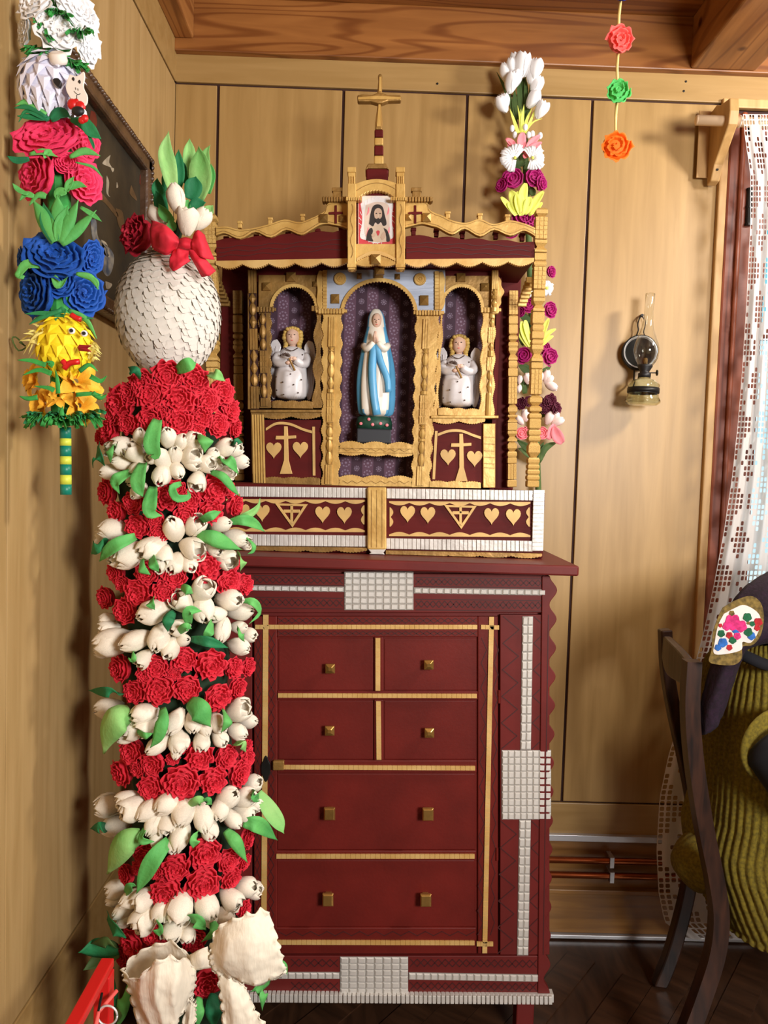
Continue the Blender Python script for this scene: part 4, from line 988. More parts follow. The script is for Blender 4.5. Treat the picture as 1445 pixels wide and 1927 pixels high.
for x, y, d in ((600,95,190),(770,130,200),(430,145,170),(960,210,180),(280,280,210),(490,230,200),(670,260,210),(850,270,180),(1010,330,170),(495,390,190),(675,415,190),(815,370,160),(930,430,160),(1050,450,130),(330,420,140),(210,470,170),(235,370,140),(150,515,110),(790,470,120),(340,220,150),(740,190,120),(560,330,130),
                (190,890,170),(590,910,180),(910,870,200),(255,1020,150),(370,960,150),(740,940,150),(890,1010,170),(1050,980,150),(720,1045,150),(390,1115,160),(520,1070,120),(540,1170,130),(1010,870,110),(660,870,120),
                (850,1390,200),(250,1430,150),(460,1430,160),(640,1460,170),(1000,1495,190),(1120,1520,130),(180,1605,150),(400,1560,190),(575,1560,160),(310,1690,170),(290,1510,110),(1050,1380,90)):
    add_rose(*c1(x, y), d/K1*1.1)
for x, y, d in ((280,570,180),(520,560,170),(450,610,130),(710,500,170),(890,540,210),(1045,570,140),(1140,560,120),(375,725,160),(550,710,210),(735,700,180),(935,760,190),(1070,700,150),(640,600,100),
                (360,1130,180),(290,1270,190),(500,1210,170),(480,1370,170),(690,1340,240),(810,1170,190),(990,1170,170),(1130,1180,130),(900,1330,190),(1080,1280,180),(630,1180,90),(400,1250,120),(1140,1090,80)):
    add_rose(*c2(x, y), d/K1*1.1)
for x, y, d in ((510,520,150),(390,640,130),(480,600,120),(690,590,170),(870,500,200),(860,690,210),(1010,560,140),(1130,420,130),(1030,660,140),(630,740,190),(1110,560,110),(580,620,110),
                (440,1060,200),(380,1140,150),(1110,860,110),(810,1040,150),(560,1010,150),(880,1310,180),(620,1060,120)):
    add_rose(*c3(x, y), d/K3*1.1)
def add_tulip(px, py, ang, lpx, par=None, r=.118, ms=None, out=.55, Yax=None, ax=None, nm='tulip'):
    p, n = on_cyl(px, py, r, Yax, ax); a = math.radians(ang); dr = RT*math.cos(a)+DN*math.sin(a)
    z = (dr*.85+n*out+Vector((0, -.15, 0))).normalized(); L_ = lpx*p.y/F*1.0
    p = p-z*(L_*.5)
    return inst(nm, random.choice(ms or TT), frame(p, z, random.uniform(0, 6.28), L_), par or palm)
for x, y, a, l in ((410,515,-70,140),(300,570,170,150),(240,600,190,130),(380,625,-120,160),(290,690,190,140),(210,750,170,140),(400,735,140,140),(600,520,-90,150),(690,550,-60,130),(760,550,-50,160),(560,665,-120,160),(510,650,180,110),(650,640,-90,130),(750,650,-20,160),(560,770,100,170),(660,740,60,150),(765,690,20,140),(850,695,0,150),(800,810,110,150),(930,690,0,130),(980,590,-30,160),(1040,600,-20,140),(900,640,-60,120),(1080,680,10,140),(980,730,20,130),(1010,740,40,120),(400,880,120,140),(380,800,140,130),
                   (230,1140,180,190),(170,1200,190,130),(350,1310,150,230),(490,1265,150,200),(280,1340,170,160),(640,1140,-100,190),(780,1125,-60,160),(960,1110,-20,160),(760,1265,20,190),(1060,1200,20,180),(575,1320,90,160),(650,1370,120,160),(740,1370,60,140),(980,1330,40,170),(910,1270,30,140),(550,1370,100,140),(1110,1230,10,110),
                   (830,1560,-60,190),(700,1640,-130,170),(840,1680,90,200),(500,1700,160,220),(1010,1620,0,190),(940,1720,180,130),(1090,1700,-10,190),(190,1750,180,110)):
    add_tulip(*c1(x, y), a, l/K1*1.1)
for x, y, a, l in ((230,390,170,260),(380,380,160,220),(540,360,100,200),(180,450,175,160),(440,500,130,140),(620,430,110,160),(700,380,-20,130),(680,290,170,150),(970,310,120,180),(1080,290,0,130),(1140,340,10,130),(1080,420,20,160),(200,300,175,140),
                   (200,840,180,190),(440,880,170,190),(380,980,150,180),(650,930,120,190),(770,930,90,160),(850,970,70,140),(940,940,60,150),(1070,860,-40,190),(1140,930,-10,150),(1070,1000,30,150),(950,1040,60,140),(830,1060,100,150),(670,1070,90,170),(530,1090,150,180),(330,1030,160,150),(460,960,150,160),(660,1130,100,120),(710,1060,70,120)):
    add_tulip(*c2(x, y), a, l/K1*1.08)
for x, y, a, l in ((290,210,175,190),(320,340,165,170),(440,230,160,190),(400,180,170,150),(530,240,140,180),(640,200,150,170),(560,320,110,170),(630,330,70,130),(740,250,110,190),(720,400,105,190),(690,440,100,140),(860,290,80,190),(900,360,80,140),(1010,170,-50,180),(970,230,120,150),(1110,170,-30,170),(1160,80,-30,140),(1040,300,45,150),(1110,260,30,150),(1170,210,0,120),(570,410,90,120),
                   (340,730,170,160),(330,790,165,140),(380,860,150,160),(430,790,160,170),(500,790,150,160),(510,900,130,200),(390,920,150,130),(610,860,120,160),(720,840,110,210),(680,970,110,160),(880,830,60,200),(1030,790,40,160),(1120,720,-20,160),(1160,740,0,130),(900,900,80,130),(990,900,30,140),(770,1000,100,120)):
    add_tulip(*c3(x, y), a, l/K3*1.08)
def add_leaf(pts, w, mat='leaf', par=None, r0=.128, r1=.150, Yax=None, ax=None, prof='leaf', nm='leaf', k=3.6):
    P, N_ = [], []
    for i, (px, py) in enumerate(pts):
        t = i/(len(pts)-1); p, n = on_cyl(px, py, lerp(r0, r1, math.sin(PI*min(.8, t))), Yax, ax); P.append(p); N_.append(n)
    m = MB(); ribbon(m, P, N_, w/k*YA/F*1.06, 14, prof, random.choice((.14, -.14)))
    return m.build(nm, mat, par or palm, smooth=True, solid=.0006)
L1 = [([(530,395),(500,490),(490,570),(510,640),(480,650)],90,0),([(430,690),(400,780),(400,860),(430,920)],85,0),([(350,750),(270,790),(240,830),(270,900)],70,0),([(500,850),(480,950),(480,1030),(560,1050)],80,0),([(830,500),(860,540),(850,620)],85,0),([(240,570),(200,610),(210,690)],55,0),([(130,560),(130,640),(170,710)],65,2),([(950,660),(1020,680),(1080,770)],65,0),([(890,750),(970,780),(1040,860),(1090,920)],50,0),([(690,830),(630,860),(660,930),(740,920),(730,870)],45,0),([(820,1085),(890,1050),(960,1020)],55,0),([(800,1190),(900,1200),(1000,1240),(1100,1280)],90,0),([(380,1190),(260,1240),(180,1300),(135,1360)],75,0),([(190,1230),(110,1260),(80,1310)],85,2),([(1020,1090),(1120,1080),(1200,1110),(1260,1160)],65,0),([(1060,1060),(1150,1040),(1210,990),(1225,930)],50,1),([(420,1350),(420,1410),(480,1450)],55,0),([(490,1320),(500,1380),(540,1430)],55,0),([(1070,1300),(1110,1360),(1090,1430)],50,1),([(1100,1170),(1180,1240),(1180,1290),(1140,1310)],38,0),([(400,110),(370,70),(330,40)],65,2),([(870,90),(930,90),(990,135)],60,1),([(660,60),(740,20),(790,10)],75,0),([(1030,560),(1070,545),(1105,550)],42,2),([(90,720),(90,670),(140,650)],22,2)]
L2 = [([(500,90),(480,130),(510,170)],50,0),([(690,20),(730,40),(770,60)],60,0),([(640,180),(600,250),(600,320)],65,2),([(740,270),(740,180),(830,180)],60,0),([(670,330),(720,290),(760,300)],52,0),([(900,250),(880,320),(840,360)],60,0),([(1070,290),(1100,340),(1120,390)],45,0),([(1090,110),(1180,120),(1220,190),(1150,270)],50,0),([(760,370),(880,390),(1010,430)],60,2),([(290,740),(180,730),(60,720)],60,2),([(345,870),(250,920),(180,1020),(165,1150)],170,1),([(560,840),(560,930),(530,1040),(480,1110)],75,0),([(740,800),(820,870),(890,965)],130,0),([(980,850),(1010,930),(960,1010)],60,0),([(390,1000),(440,1030),(500,1010)],42,0),([(370,470),(355,500),(360,535)],55,0),([(1050,1080),(1110,1090),(1130,1140)],55,1)]
L3 = [([(480,400),(380,450),(310,540),(270,640)],150,1),([(650,430),(560,540),(500,650),(450,760)],100,0),([(830,380),(810,430),(800,480)],60,0),([(1000,370),(1070,450),(1135,570)],75,0),([(1200,140),(1260,230),(1330,330),(1360,390)],110,1),([(1110,320),(1210,340),(1320,430)],95,0),([(1150,130),(1180,160),(1210,190)],60,0),([(270,350),(220,355),(165,360)],70,2),([(500,350),(480,430),(560,440)],50,0),([(780,215),(830,190),(875,185)],65,1),([(870,180),(890,190),(915,210)],50,0),([(380,760),(410,720),(450,710)],55,0),([(590,930),(585,980),(590,1025)],65,0),([(770,910),(820,930),(880,985)],85,0),([(920,920),(930,1000),(850,1060)],58,0),([(270,890),(310,970),(385,1035)],100,2),([(340,1120),(200,1100),(90,1125)],120,2),([(340,1130),(220,1170),(120,1235)],85,3),([(340,1090),(260,1065),(170,1070)],70,3),([(400,1320),(360,1450),(330,1590)],100,0),([(840,1400),(830,1500),(830,1590)],70,0),([(1280,1300),(1210,1340),(1150,1370)],60,0),([(1190,1330),(1240,1390),(1225,1485)],75,0),([(300,1250),(290,1400),(270,1580)],130,2),([(1330,1170),(1370,1210),(1380,1265)],32,0),([(930,1380),(930,1490),(930,1600)],100,2),([(380,1400),(340,1490),(300,1590)],60,3)]
LM = ['leaf', 'leaf_light', 'leaf_dark', 'leaf_olive']
for Ls, cc in ((L1, c1), (L2, c2), (L3, c3)):
    for pts, w, mi in Ls: add_leaf([cc(*p) for p in pts], w*1.05, LM[mi], r1=.158 if cc is not c3 else .152)
# egg of crepe scales
ec = W(317, 591, YA); ea, eh = .0885, .1085
egg = MB().ell(ec, ea*.97, ea*.97, eh*.98, 28, 18).build('egg', 'egg_white', palm, smooth=True)
sm = MB(); G_ = []
for i in range(4):
    t = i/3; G_.append([Vector((v*.5*(1 if t < .6 else .86), -.0+.5*t*1.0-.18*v*v*t, -t+.38*v*v*t+.1*math.sin(v*4+t*3)*t)) for v in (-1, -.5, 0, .5, 1)])
sm.grid(G_); scale_me = sm.mesh('egg_scale', 'egg_white', True)
allsc = []
rowsN = 27
for i in range(rowsN):
    la = lerp(1.4, -1.36, i/(rowsN-1)); rr = ea*math.cos(la); n = max(6, int(2*PI*rr/.0165))
    for k in range(n):
        a = 2*PI*(k+.5*(i % 2))/n+random.uniform(-.05, .05); nrm = Vector((math.cos(la)*math.cos(a)/ea, math.cos(la)*math.sin(a)/ea, math.sin(la)/eh)).normalized()
        p = ec+Vector((ea*math.cos(la)*math.cos(a), ea*math.cos(la)*math.sin(a), eh*math.sin(la)))
        dn = Vector((math.sin(la)*math.cos(a)*ea, math.sin(la)*math.sin(a)*ea, -math.cos(la)*eh)).normalized(); sd = dn.cross(nrm).normalized()
        w, h, t = .022*random.uniform(.9, 1.15), .0165*random.uniform(.85, 1.2), .0055*random.uniform(.5, 1.3)
        mt = Matrix(((sd.x*w, nrm.x*t, -dn.x*h, p.x), (sd.y*w, nrm.y*t, -dn.y*h, p.y), (sd.z*w, nrm.z*t, -dn.z*h, p.z), (0, 0, 0, 1)))
        allsc.append(((nrm.dot((CAM-p).normalized())), mt))
allsc.sort(key=lambda q: -q[0])
for _, mt in allsc[:300]: inst('scale', scale_me, mt, egg)
rest = MB()
for _, mt in allsc[300:]: rest.grid([[mt @ q for q in r] for r in G_])
o = rest.build('scales_around', 'egg_white', egg, smooth=True); o['kind'] = 'stuff'
# top bunch
ct = lambda x, y: (150+x/3.7074, 100+y/3.7059)
axt = lambda py: W(345, py, YA).x
def up_leaf(pts, w, mat, Y):
    P = [W(*ct(x, y), Y) for x, y in pts]; m = MB(); ribbon(m, P, [Vector((random.uniform(-.3, .3), -1, 0))]*len(P), w/3.7*Y/F, 15, 'leaf', .2); m.build('leaf', mat, palm, smooth=True, solid=.0006)
for pts, w, mi, dy in (([(650,960),(620,800),(600,680),(620,545)],105,1,-.02),([(690,950),(700,850),(690,740),(690,670)],60,2,.0),([(720,900),(760,760),(765,670),(765,595)],80,1,.02),([(830,1030),(850,900),(840,760),(830,650)],150,1,-.01),([(880,900),(880,780),(880,700),(910,640)],60,1,.02),([(900,980),(920,880),(920,820),(915,770)],50,0,.01),([(600,1140),(560,1000),(540,930),(540,870)],80,2,.01),([(620,1150),(570,1080),(545,1000),(530,960)],70,2,-.01),([(650,1180),(590,1120),(550,1050)],70,0,-.02),([(770,1020),(790,960),(800,900),(810,860)],110,2,-.015),([(720,1100),(740,1060),(760,1020)],60,0,-.02),([(780,1100),(820,1060),(880,1040)],90,2,-.02),([(870,1150),(900,1100),(930,1060)],70,1,.0),([(600,1030),(620,930),(610,860),(590,800)],80,2,.02),([(750,900),(720,860),(715,790),(700,740)],60,2,.015),([(650,1240),(640,1200),(620,1165)],60,0,-.03)):
    up_leaf(pts, w*1.1, LM[mi], YA+dy)
inst('tulip', TT[3], frame(W(*ct(690, 1120), YA-.045), RT*-.12-DN*1+Vector((0,-.3,0)), .4, .05), palm)
inst('tulip', TT[2], frame(W(*ct(745, 1275), YA-.045), RT*.15-DN*1+Vector((0,-.3,0)), 1.4, .047), palm)
inst('tulip', TT[1], frame(W(*ct(800, 1230), YA-.03), RT*.6-DN*.8+Vector((0,-.1,0)), 2.4, .042), palm)
inst('tulip', TT[0], frame(W(*ct(590, 1200), YA-.0), RT*-.6-DN*.8, 2.4, .042), palm)
RD = [rose_me('rose_deep_a', 'rose_deep', 11)]
p = W(*ct(430, 1280), YA-.02); inst('rose', RD[0], frame(p, (-.6, -1, .1), 0, .034), palm)
MB().tube([ec+Vector((0,0,eh*.8)), W(345, 400, YA)], .008, 8).build('stem', 'core_green', palm)
def sheet(ctrl, nu, nv, wr=.0, seed=0, ruf=0.0, pleat=0, np_=5):
    """smooth sheet through a grid of control points (px, py, Y); wr crinkle, ruf ruffle along the edges"""
    g = [[W(x, y, Y) for x, y, Y in r] for r in ctrl]; rows = [cat(r, nv) for r in g]; cols = [cat([r[j] for r in rows], nu) for j in range(nv)]
    G_ = [[cols[j][i].copy() for j in range(nv)] for i in range(nu)]
    for i in range(nu):
        for j in range(nv):
            e_ = max(abs(2*i/(nu-1)-1), abs(2*j/(nv-1)-1)); p = G_[i][j]
            if pleat: p += Vector((0, pleat*(abs(math.sin(PI*np_*j/(nv-1)+.7*math.sin(i*.15+seed)))-.5)*math.sin(PI*(.15+.7*i/(nu-1))), 0))
            p += Vector((0, wr*noise.noise(p*60+Vector((seed, 0, 0)))+wr*.6*noise.noise(p*140), 0))
            if ruf and e_ > .92: p += Vector((ruf*math.sin((i+j)*1.05+seed), 1.6*ruf*math.sin((i+j)*.9), ruf*math.cos((i+j)*1.05)))
    return G_
def tq(cf, pts): return [[(*cf(x, y), Y) for x, y, Y in r] for r in pts]
# crimson crepe bow on the egg
yb_ = YA-.085
bow = MB().grid(sheet(tq(ct, [[(690,1300,yb_),(735,1285,yb_-.006),(790,1300,yb_)],[(680,1340,yb_-.008),(730,1330,yb_-.016),(785,1340,yb_-.008)],[(690,1370,yb_),(735,1370,yb_-.006),(780,1372,yb_)]]), 8, 8, .003)).build('bow', 'rose_red', palm, smooth=True, solid=.001)
for ctl in ([[(690,1290,yb_),(600,1200,yb_-.005),(500,1165,yb_+.02)],[(690,1320,yb_-.02),(590,1260,yb_-.03),(490,1250,yb_-.005)],[(680,1360,yb_),(600,1400,yb_-.012),(500,1350,yb_+.0)]],
            [[(690,1310,yb_+.005),(600,1280,yb_+.02),(510,1280,yb_+.03)],[(690,1340,yb_+.005),(600,1350,yb_+.01),(520,1340,yb_+.02)],[(680,1370,yb_+.005),(600,1405,yb_-.01),(510,1365,yb_+.005)]],
            [[(780,1300,yb_),(820,1235,yb_-.01),(870,1265,yb_+.01)],[(780,1330,yb_-.015),(850,1330,yb_-.02),(900,1350,yb_+.01)],[(780,1375,yb_),(860,1430,yb_-.01),(940,1440,yb_+.012)]],
            [[(660,1365,yb_-.004),(700,1370,yb_-.012),(760,1375,yb_-.006)],[(630,1430,yb_-.008),(690,1440,yb_-.016),(760,1430,yb_-.012)],[(625,1490,yb_-.006),(665,1520,yb_-.014),(775,1450,yb_-.01)]],
            [[(740,1370,yb_),(780,1370,yb_-.008),(810,1375,yb_)],[(790,1450,yb_),(830,1460,yb_-.012),(880,1440,yb_)],[(850,1560,yb_+.005),(900,1550,yb_-.006),(950,1520,yb_+.01)]]):
    MB().grid(sheet(tq(ct, ctl), 14, 14, .005, len(ctl))).build('bow_loop', 'rose_red', bow, smooth=True, solid=.001)
# cream bow at the foot
y2 = 1.215
bow2 = MB().grid(sheet(tq(c3, [[(775,1140,y2),(830,1110,y2-.01),(890,1085,y2)],[(790,1190,y2-.008),(845,1165,y2-.018),(905,1150,y2-.006)],[(800,1240,y2),(860,1225,y2-.008),(915,1220,y2)]]), 10, 10, .002)).build('bow', 'crepe', palm, smooth=True, solid=.001)
for ctl in ([[(355,1240,y2+.01),(450,1290,y2-.022),(560,1180,y2-.036),(680,1150,y2-.03),(805,1200,y2-.002)],[(395,1350,y2+.004),(480,1390,y2-.03),(580,1310,y2-.045),(700,1290,y2-.036),(812,1280,y2-.006)],[(430,1470,y2),(520,1490,y2-.028),(600,1450,y2-.04),(700,1420,y2-.034),(800,1370,y2-.006)],[(470,1610,y2),(560,1610,y2-.02),(630,1600,y2-.03),(700,1560,y2-.026),(760,1420,y2-.004)]],
            [[(355,1240,y2+.012),(440,1140,y2+.02),(560,1075,y2+.016),(690,1065,y2+.01),(800,1190,y2)],[(400,1330,y2+.016),(480,1270,y2+.03),(580,1220,y2+.03),(700,1210,y2+.02),(806,1260,y2+.004)],[(450,1480,y2+.01),(520,1470,y2+.02),(600,1420,y2+.02),(700,1390,y2+.016),(790,1380,y2+.002)]],
            [[(905,1090,y2),(960,960,y2-.014),(1110,890,y2-.022),(1260,850,y2-.004)],[(905,1150,y2-.006),(1000,1080,y2-.034),(1140,1030,y2-.036),(1310,1000,y2-.012)],[(915,1205,y2-.002),(1010,1190,y2-.034),(1170,1170,y2-.036),(1345,1120,y2-.012)],[(950,1245,y2),(1060,1290,y2-.014),(1200,1325,y2-.02),(1375,1240,y2-.004)]],
            [[(905,1100,y2+.006),(1000,1000,y2+.02),(1120,930,y2+.02),(1255,860,y2+.006)],[(920,1220,y2+.006),(1030,1200,y2+.02),(1180,1170,y2+.02),(1350,1180,y2+.006)],[(950,1250,y2+.004),(1070,1300,y2+.01),(1200,1330,y2+.01),(1370,1250,y2)]],
            [[(945,1250,y2+.004),(1010,1265,y2-.004),(1080,1290,y2+.002),(1120,1320,y2+.006)],[(965,1380,y2),(1030,1390,y2-.012),(1110,1400,y2-.004),(1165,1440,y2+.002)],[(980,1500,y2),(1060,1500,y2-.014),(1150,1510,y2-.006),(1220,1530,y2)],[(990,1640,y2),(1080,1640,y2-.01),(1180,1640,y2-.004),(1290,1640,y2)]],
            [[(800,1370,y2+.004),(790,1410,y2-.002),(815,1440,y2+.004)],[(760,1440,y2+.002),(780,1500,y2-.006),(815,1520,y2+.002)],[(730,1640,y2),(770,1640,y2-.008),(810,1640,y2)]]):
    MB().grid(sheet(tq(c3, ctl), 34, 34, .0018, len(ctl[0]), .0024, .0055 if len(ctl[0]) == 5 else .002, len(ctl[0])-1)).build('bow_loop', 'crepe', bow2, smooth=True, solid=.0012)
# ------------------------------------------------------------------ hanging palm on the left wall
YH = 1.15
cA = lambda x, y: (x/3.4405, y/3.4396)
cB = lambda x, y: (x/3.284, 440+y/3.284)
hx = lambda py: W(lerp(108, 122, py/900), py, YH).x
hp_ = thing('hanging_palm', 'slim paper palm with sheep, chick and blue and pink roses on left wall', 'flower palm', W(120, 930, YH))
MB().tube([W(108, -60, YH), W(112, 400, YH), W(118, 800, YH)], .016, 10).build('stem', 'fringe_green', hp_)
z0 = [(1195,1265,'teal'),(1265,1310,'yellow_green'),(1310,1375,'teal'),(1375,1425,'yellow_green'),(1425,1490,'teal'),(1490,1548,'yellow_green'),(1548,1612,'teal')]
for a, b_, mt in z0: MB().tube([W(*cB(396+a*.007, a), YH), W(*cB(396+b_*.007, b_), YH)], .0082, 14).build('handle_band', mt, hp_, smooth=True)
PK = [rose_me('rose_pink_a', 'rose_pink', 21, 4.4, .06, 4, .7), rose_me('rose_pink_b', 'rose_pink', 22, 4.8, .05, 5, .7)]
BU = [rose_me('rose_blue_a', 'rose_blue', 23, 4.6, .05, 4, .7), rose_me('rose_blue_b', 'rose_blue', 24, 5, .045, 5, .7)]
WH = [rose_me('rose_white_a', 'rose_white', 25, 4.2, .09, 5, .45), rose_me('rose_white_b', 'rose_white', 26, 4, .1, 6, .45)]
def hrose(cf, x, y, w, h, ms, kk, r=.03, nd=None, zs=.8):
    w *= 1.12; h *= 1.12
    px, py = cf(x, y); p, n = on_cyl(px, py, r, YH, hx); s_ = w/2/kk*YH/F; s2 = h/2/kk*YH/F
    z = (n+Vector((0, -.6, 0))+(nd or Vector((0, 0, 0)))).normalized(); R3 = frame(p, z, 0, 1)
    x_ = (RT-z*RT.dot(z)).normalized(); y_ = z.cross(x_)
    q = random.uniform(0, 6.28)
    m = Matrix(((x_.x*s_, y_.x*s2, z.x*min(s_, s2)*zs, p.x), (x_.y*s_, y_.y*s2, z.y*min(s_, s2)*zs, p.y), (x_.z*s_, y_.z*s2, z.z*min(s_, s2)*zs, p.z), (0, 0, 0, 1)))
    inst('rose', random.choice(ms), m @ Matrix.Rotation(q, 4, 'Z'), hp_)
for x, y, w, h, dx, dz in ((240,20,230,190,-.3,.4),(480,60,230,220,.4,.5),(165,205,150,170,-1,0),(390,205,270,210,0,.15),(570,300,150,220,1,0),(580,150,110,150,1,.3),(300,110,140,120,0,.3)): hrose(cA, x, y, w*1.06, h*1.06, WH, 3.44, .034, Vector((dx, 0, dz)), .7)
for x, y, w, h, dx, dz in ((320,900,390,230,-.1,.25),(540,930,150,240,1,0),(265,1150,290,260,-.35,-.05),(520,1180,220,300,.6,-.1),(430,1060,150,120,.1,0)): hrose(cA, x, y, w, h, PK, 3.44, .028, Vector((dx, 0, dz)))
for x, y, w, h, dx, dz in ((350,155,380,220,0,.35),(255,370,290,270,-.3,-.1),(510,365,200,280,.5,-.15),(550,150,150,230,1,.1),(160,170,130,170,-1,.1),(370,300,180,160,0,0)): hrose(cB, x, y, w, h, BU, 3.284, .028, Vector((dx, 0, dz)))
def hleaf(cf, pts, w, mat='leaf', Y=YH-.045, prof='leaf', k=3.36, dy=None):
    P = [W(*cf(x, y), Y+(dy[i] if dy else 0)) for i, (x, y) in enumerate(pts)]; m = MB()
    ribbon(m, P, [Vector((random.uniform(-.4, .4), -1, random.uniform(0, .5)))]*len(P), w/k*YH/F, 12, prof, random.choice((.2, -.2))); m.build('leaf', mat, hp_, smooth=True, solid=.0005)
for pts, w, mt in (([(190,1000),(280,985),(375,1015)],45,'leaf'),([(450,1015),(540,975),(650,1010)],50,'leaf'),([(190,1030),(110,1040),(45,1010)],45,'leaf_dark'),([(330,1000),(310,990),(280,1030)],45,'leaf'),
                   ([(490,1050),(600,1080),(665,1150)],18,'leaf'),([(530,760),(590,850),(655,900)],75,'leaf_dark'),([(330,780),(390,740),(460,760)],90,'leaf_dark'),([(320,770),(200,760),(110,750)],45,'leaf_dark'),([(300,760),(190,690),(90,700)],45,'leaf_dark'),([(300,740),(180,660),(100,680)],38,'leaf'),([(310,780),(180,720),(120,790)],34,'leaf_dark'),([(460,770),(520,790),(580,880)],60,'leaf_dark'),([(570,870),(600,930),(610,970)],20,'leaf_dark'),
                   ([(180,1260),(120,1230),(80,1185)],36,'leaf'),([(220,1270),(170,1260),(125,1300)],40,'leaf'),([(430,1240),(380,1250),(370,1300)],60,'leaf'),([(440,1220),(500,1200),(565,1210)],55,'leaf'),([(430,1240),(450,1190),(480,1140)],45,'leaf'),([(300,1270),(240,1260),(190,1330)],50,'leaf'),
                   ([(350,1570),(280,1420),(210,1290)],95,'leaf'),([(380,1560),(370,1400),(370,1260)],110,'leaf'),([(385,1570),(440,1420),(510,1290)],95,'leaf'),([(395,1580),(500,1480),(625,1360)],75,'leaf'),([(360,1560),(310,1440),(280,1310)],90,'leaf_dark'),([(520,1340),(600,1390),(660,1435)],30,'leaf'),([(380,1560),(400,1450),(440,1330)],80,'leaf')): hleaf(cA, pts, w, mt)
for pts, w, mt in (([(110,260),(170,190),(265,215)],60,'leaf'),([(150,270),(110,250),(120,215)],40,'leaf'),([(330,260),(370,320),(420,265)],55,'leaf'),([(470,245),(560,270),(610,345)],40,'leaf'),([(560,260),(600,300),(600,345)],24,'leaf'),([(400,460),(370,510),(370,560)],70,'leaf_dark'),([(380,470),(260,510),(180,560)],40,'leaf_dark'),([(430,470),(530,530),(600,650)],34,'leaf'),([(420,470),(500,510),(580,525)],30,'leaf_dark'),([(330,490),(250,490),(150,495)],26,'leaf_dark')): hleaf(cB, pts, w, mt)
# green fringe collars
def fringe(cf, x0, y0, x1, y1, n, lpx, k, seed, mat='fringe_green', Y=YH, droop=.5, name='fringe'):
    rd = random.Random(seed); m = MB()
    for i in range(n):
        t = i/(n-1); x, y = lerp(x0, x1, t)+rd.uniform(-12, 12), lerp(y0, y1, t)+rd.uniform(-12, 12); a = (t-.5)*2.4+rd.uniform(-.5, .5); dx, dy = math.sin(a)*lpx, (droop+rd.uniform(-.5, .5))*lpx
        P = [W(*cf(x, y), Y-.018+rd.uniform(-.012, .02)), W(*cf(x+dx*.5, y+dy*.25), Y-.038+rd.uniform(-.012, .012)), W(*cf(x+dx, y+dy), Y-.04+rd.uniform(-.015, .015))]
        ribbon(m, P, [Vector((rd.uniform(-1, 1), -1, rd.uniform(-1, 1)))]*3, rd.uniform(16, 26)/k*Y/F, 5, 'strip', .25)
    o = m.build(name, mat, hp_, smooth=True, solid=.0004); o['kind'] = 'stuff'
fringe(cA, 200, 300, 520, 420, 60, 70, 3.44, 1); fringe(cA, 330, 40, 420, 100, 24, 60, 3.44, 2); fringe(cA, 480, 190, 560, 200, 16, 50, 3.44, 3); fringe(cA, 260, 110, 300, 240, 16, 50, 3.44, 6)
fringe(cB, 210, 1130, 580, 1120, 70, 80, 3.284, 4); fringe(cB, 200, 1110, 590, 1100, 30, 60, 3.284, 5, 'leaf_dark')
# sheep
sc_ = W(*cA(325, 570), YH-.02)
rot = (Matrix.Rotation(.18, 3, 'Y'))
sh = MB().ell(sc_, .0385, .04, .045, 18, 12, rot=rot).build('sheep_head', 'sheep', hp_, smooth=True)
fm = MB(); fm.add([(-.5,0,0),(.5,0,0),(0,-.35,-1),(0,-.4,-.25)], [(0,3,2),(3,1,2),(0,1,3)]); flake = fm.mesh('sheep_flake', 'sheep')
for i in range(8):
    la = lerp(1.25, -.9, i/7); n = max(5, int(15*math.cos(la)))
    for k in range(n):
        a = 2*PI*(k+.5*(i % 2))/n; d_ = Vector((math.cos(la)*math.cos(a), math.cos(la)*math.sin(a), math.sin(la)))
        if d_.y > .35: continue
        p = sc_+rot @ Vector((d_.x*.0385, d_.y*.04, d_.z*.046)); dn = Vector((math.sin(la)*math.cos(a), math.sin(la)*math.sin(a), -math.cos(la))); sd = dn.cross(d_).normalized()
        w, h = .021, .023; mt = Matrix(((sd.x*w, -d_.x*.012, -dn.x*h, p.x), (sd.y*w, -d_.y*.012, -dn.y*h, p.y), (sd.z*w, -d_.z*.012, -dn.z*h, p.z), (0, 0, 0, 1)))
        inst('paper_flake', flake, mt, sh)
MB().lathe([(.0105, 0), (.012, .004), (.0115, .012), (.008, .015), (.006, .012)], W(*cA(385, 415), YH-.05), 14, ax=(0, -.6, .8)).build('paper_tube', 'paper', sh, smooth=True)
def plate(cf, pts, Y, t, name, mat, par, n=6):
    q = cat([Vector((x, 0, y)) for x, y in pts]+[Vector((pts[0][0], 0, pts[0][1]))], len(pts)*n)[:-1]
    return MB().prism([cf(v.x, v.z) for v in q], Y, t).build(name, mat, par, bevel=.0008)
YE = YH-.066
plate(cA, [(340,505),(375,505),(392,530),(385,560),(365,555),(345,530)], YE+.004, .006, 'eye', 'black', sh)
fc = plate(cA, [(450,480),(500,490),(540,462),(548,500),(540,560),(565,620),(560,670),(530,685),(470,650),(430,590),(428,540)], YE-.002, .003, 'sheep_face', 'paper', sh)
for x, y in ((473,510),(513,528)): plate(cA, [(x-10,y),(x,y-13),(x+9,y),(x+3,y+13)], YE-.003, .001, 'eye', 'card_dark', sh)
fl2 = MB(); pts = [(478,588),(490,602),(505,612),(520,605)]
for a, b_ in zip(pts, pts[1:]): x0, y0 = cA(*a); x1, y1 = cA(*b_); lines(fl2, [(x0, y0, x1, y1)], YE-.0028, .7)
lines(fl2, [(*cA(497, 612), *cA(497, 650))], YE-.0028, .6); lines(fl2, [(*cA(488, 565), *cA(490, 580)), (*cA(503, 572), *cA(505, 585))], YE-.0028, .8); fl2.build('mouth', 'card_dark', sh)
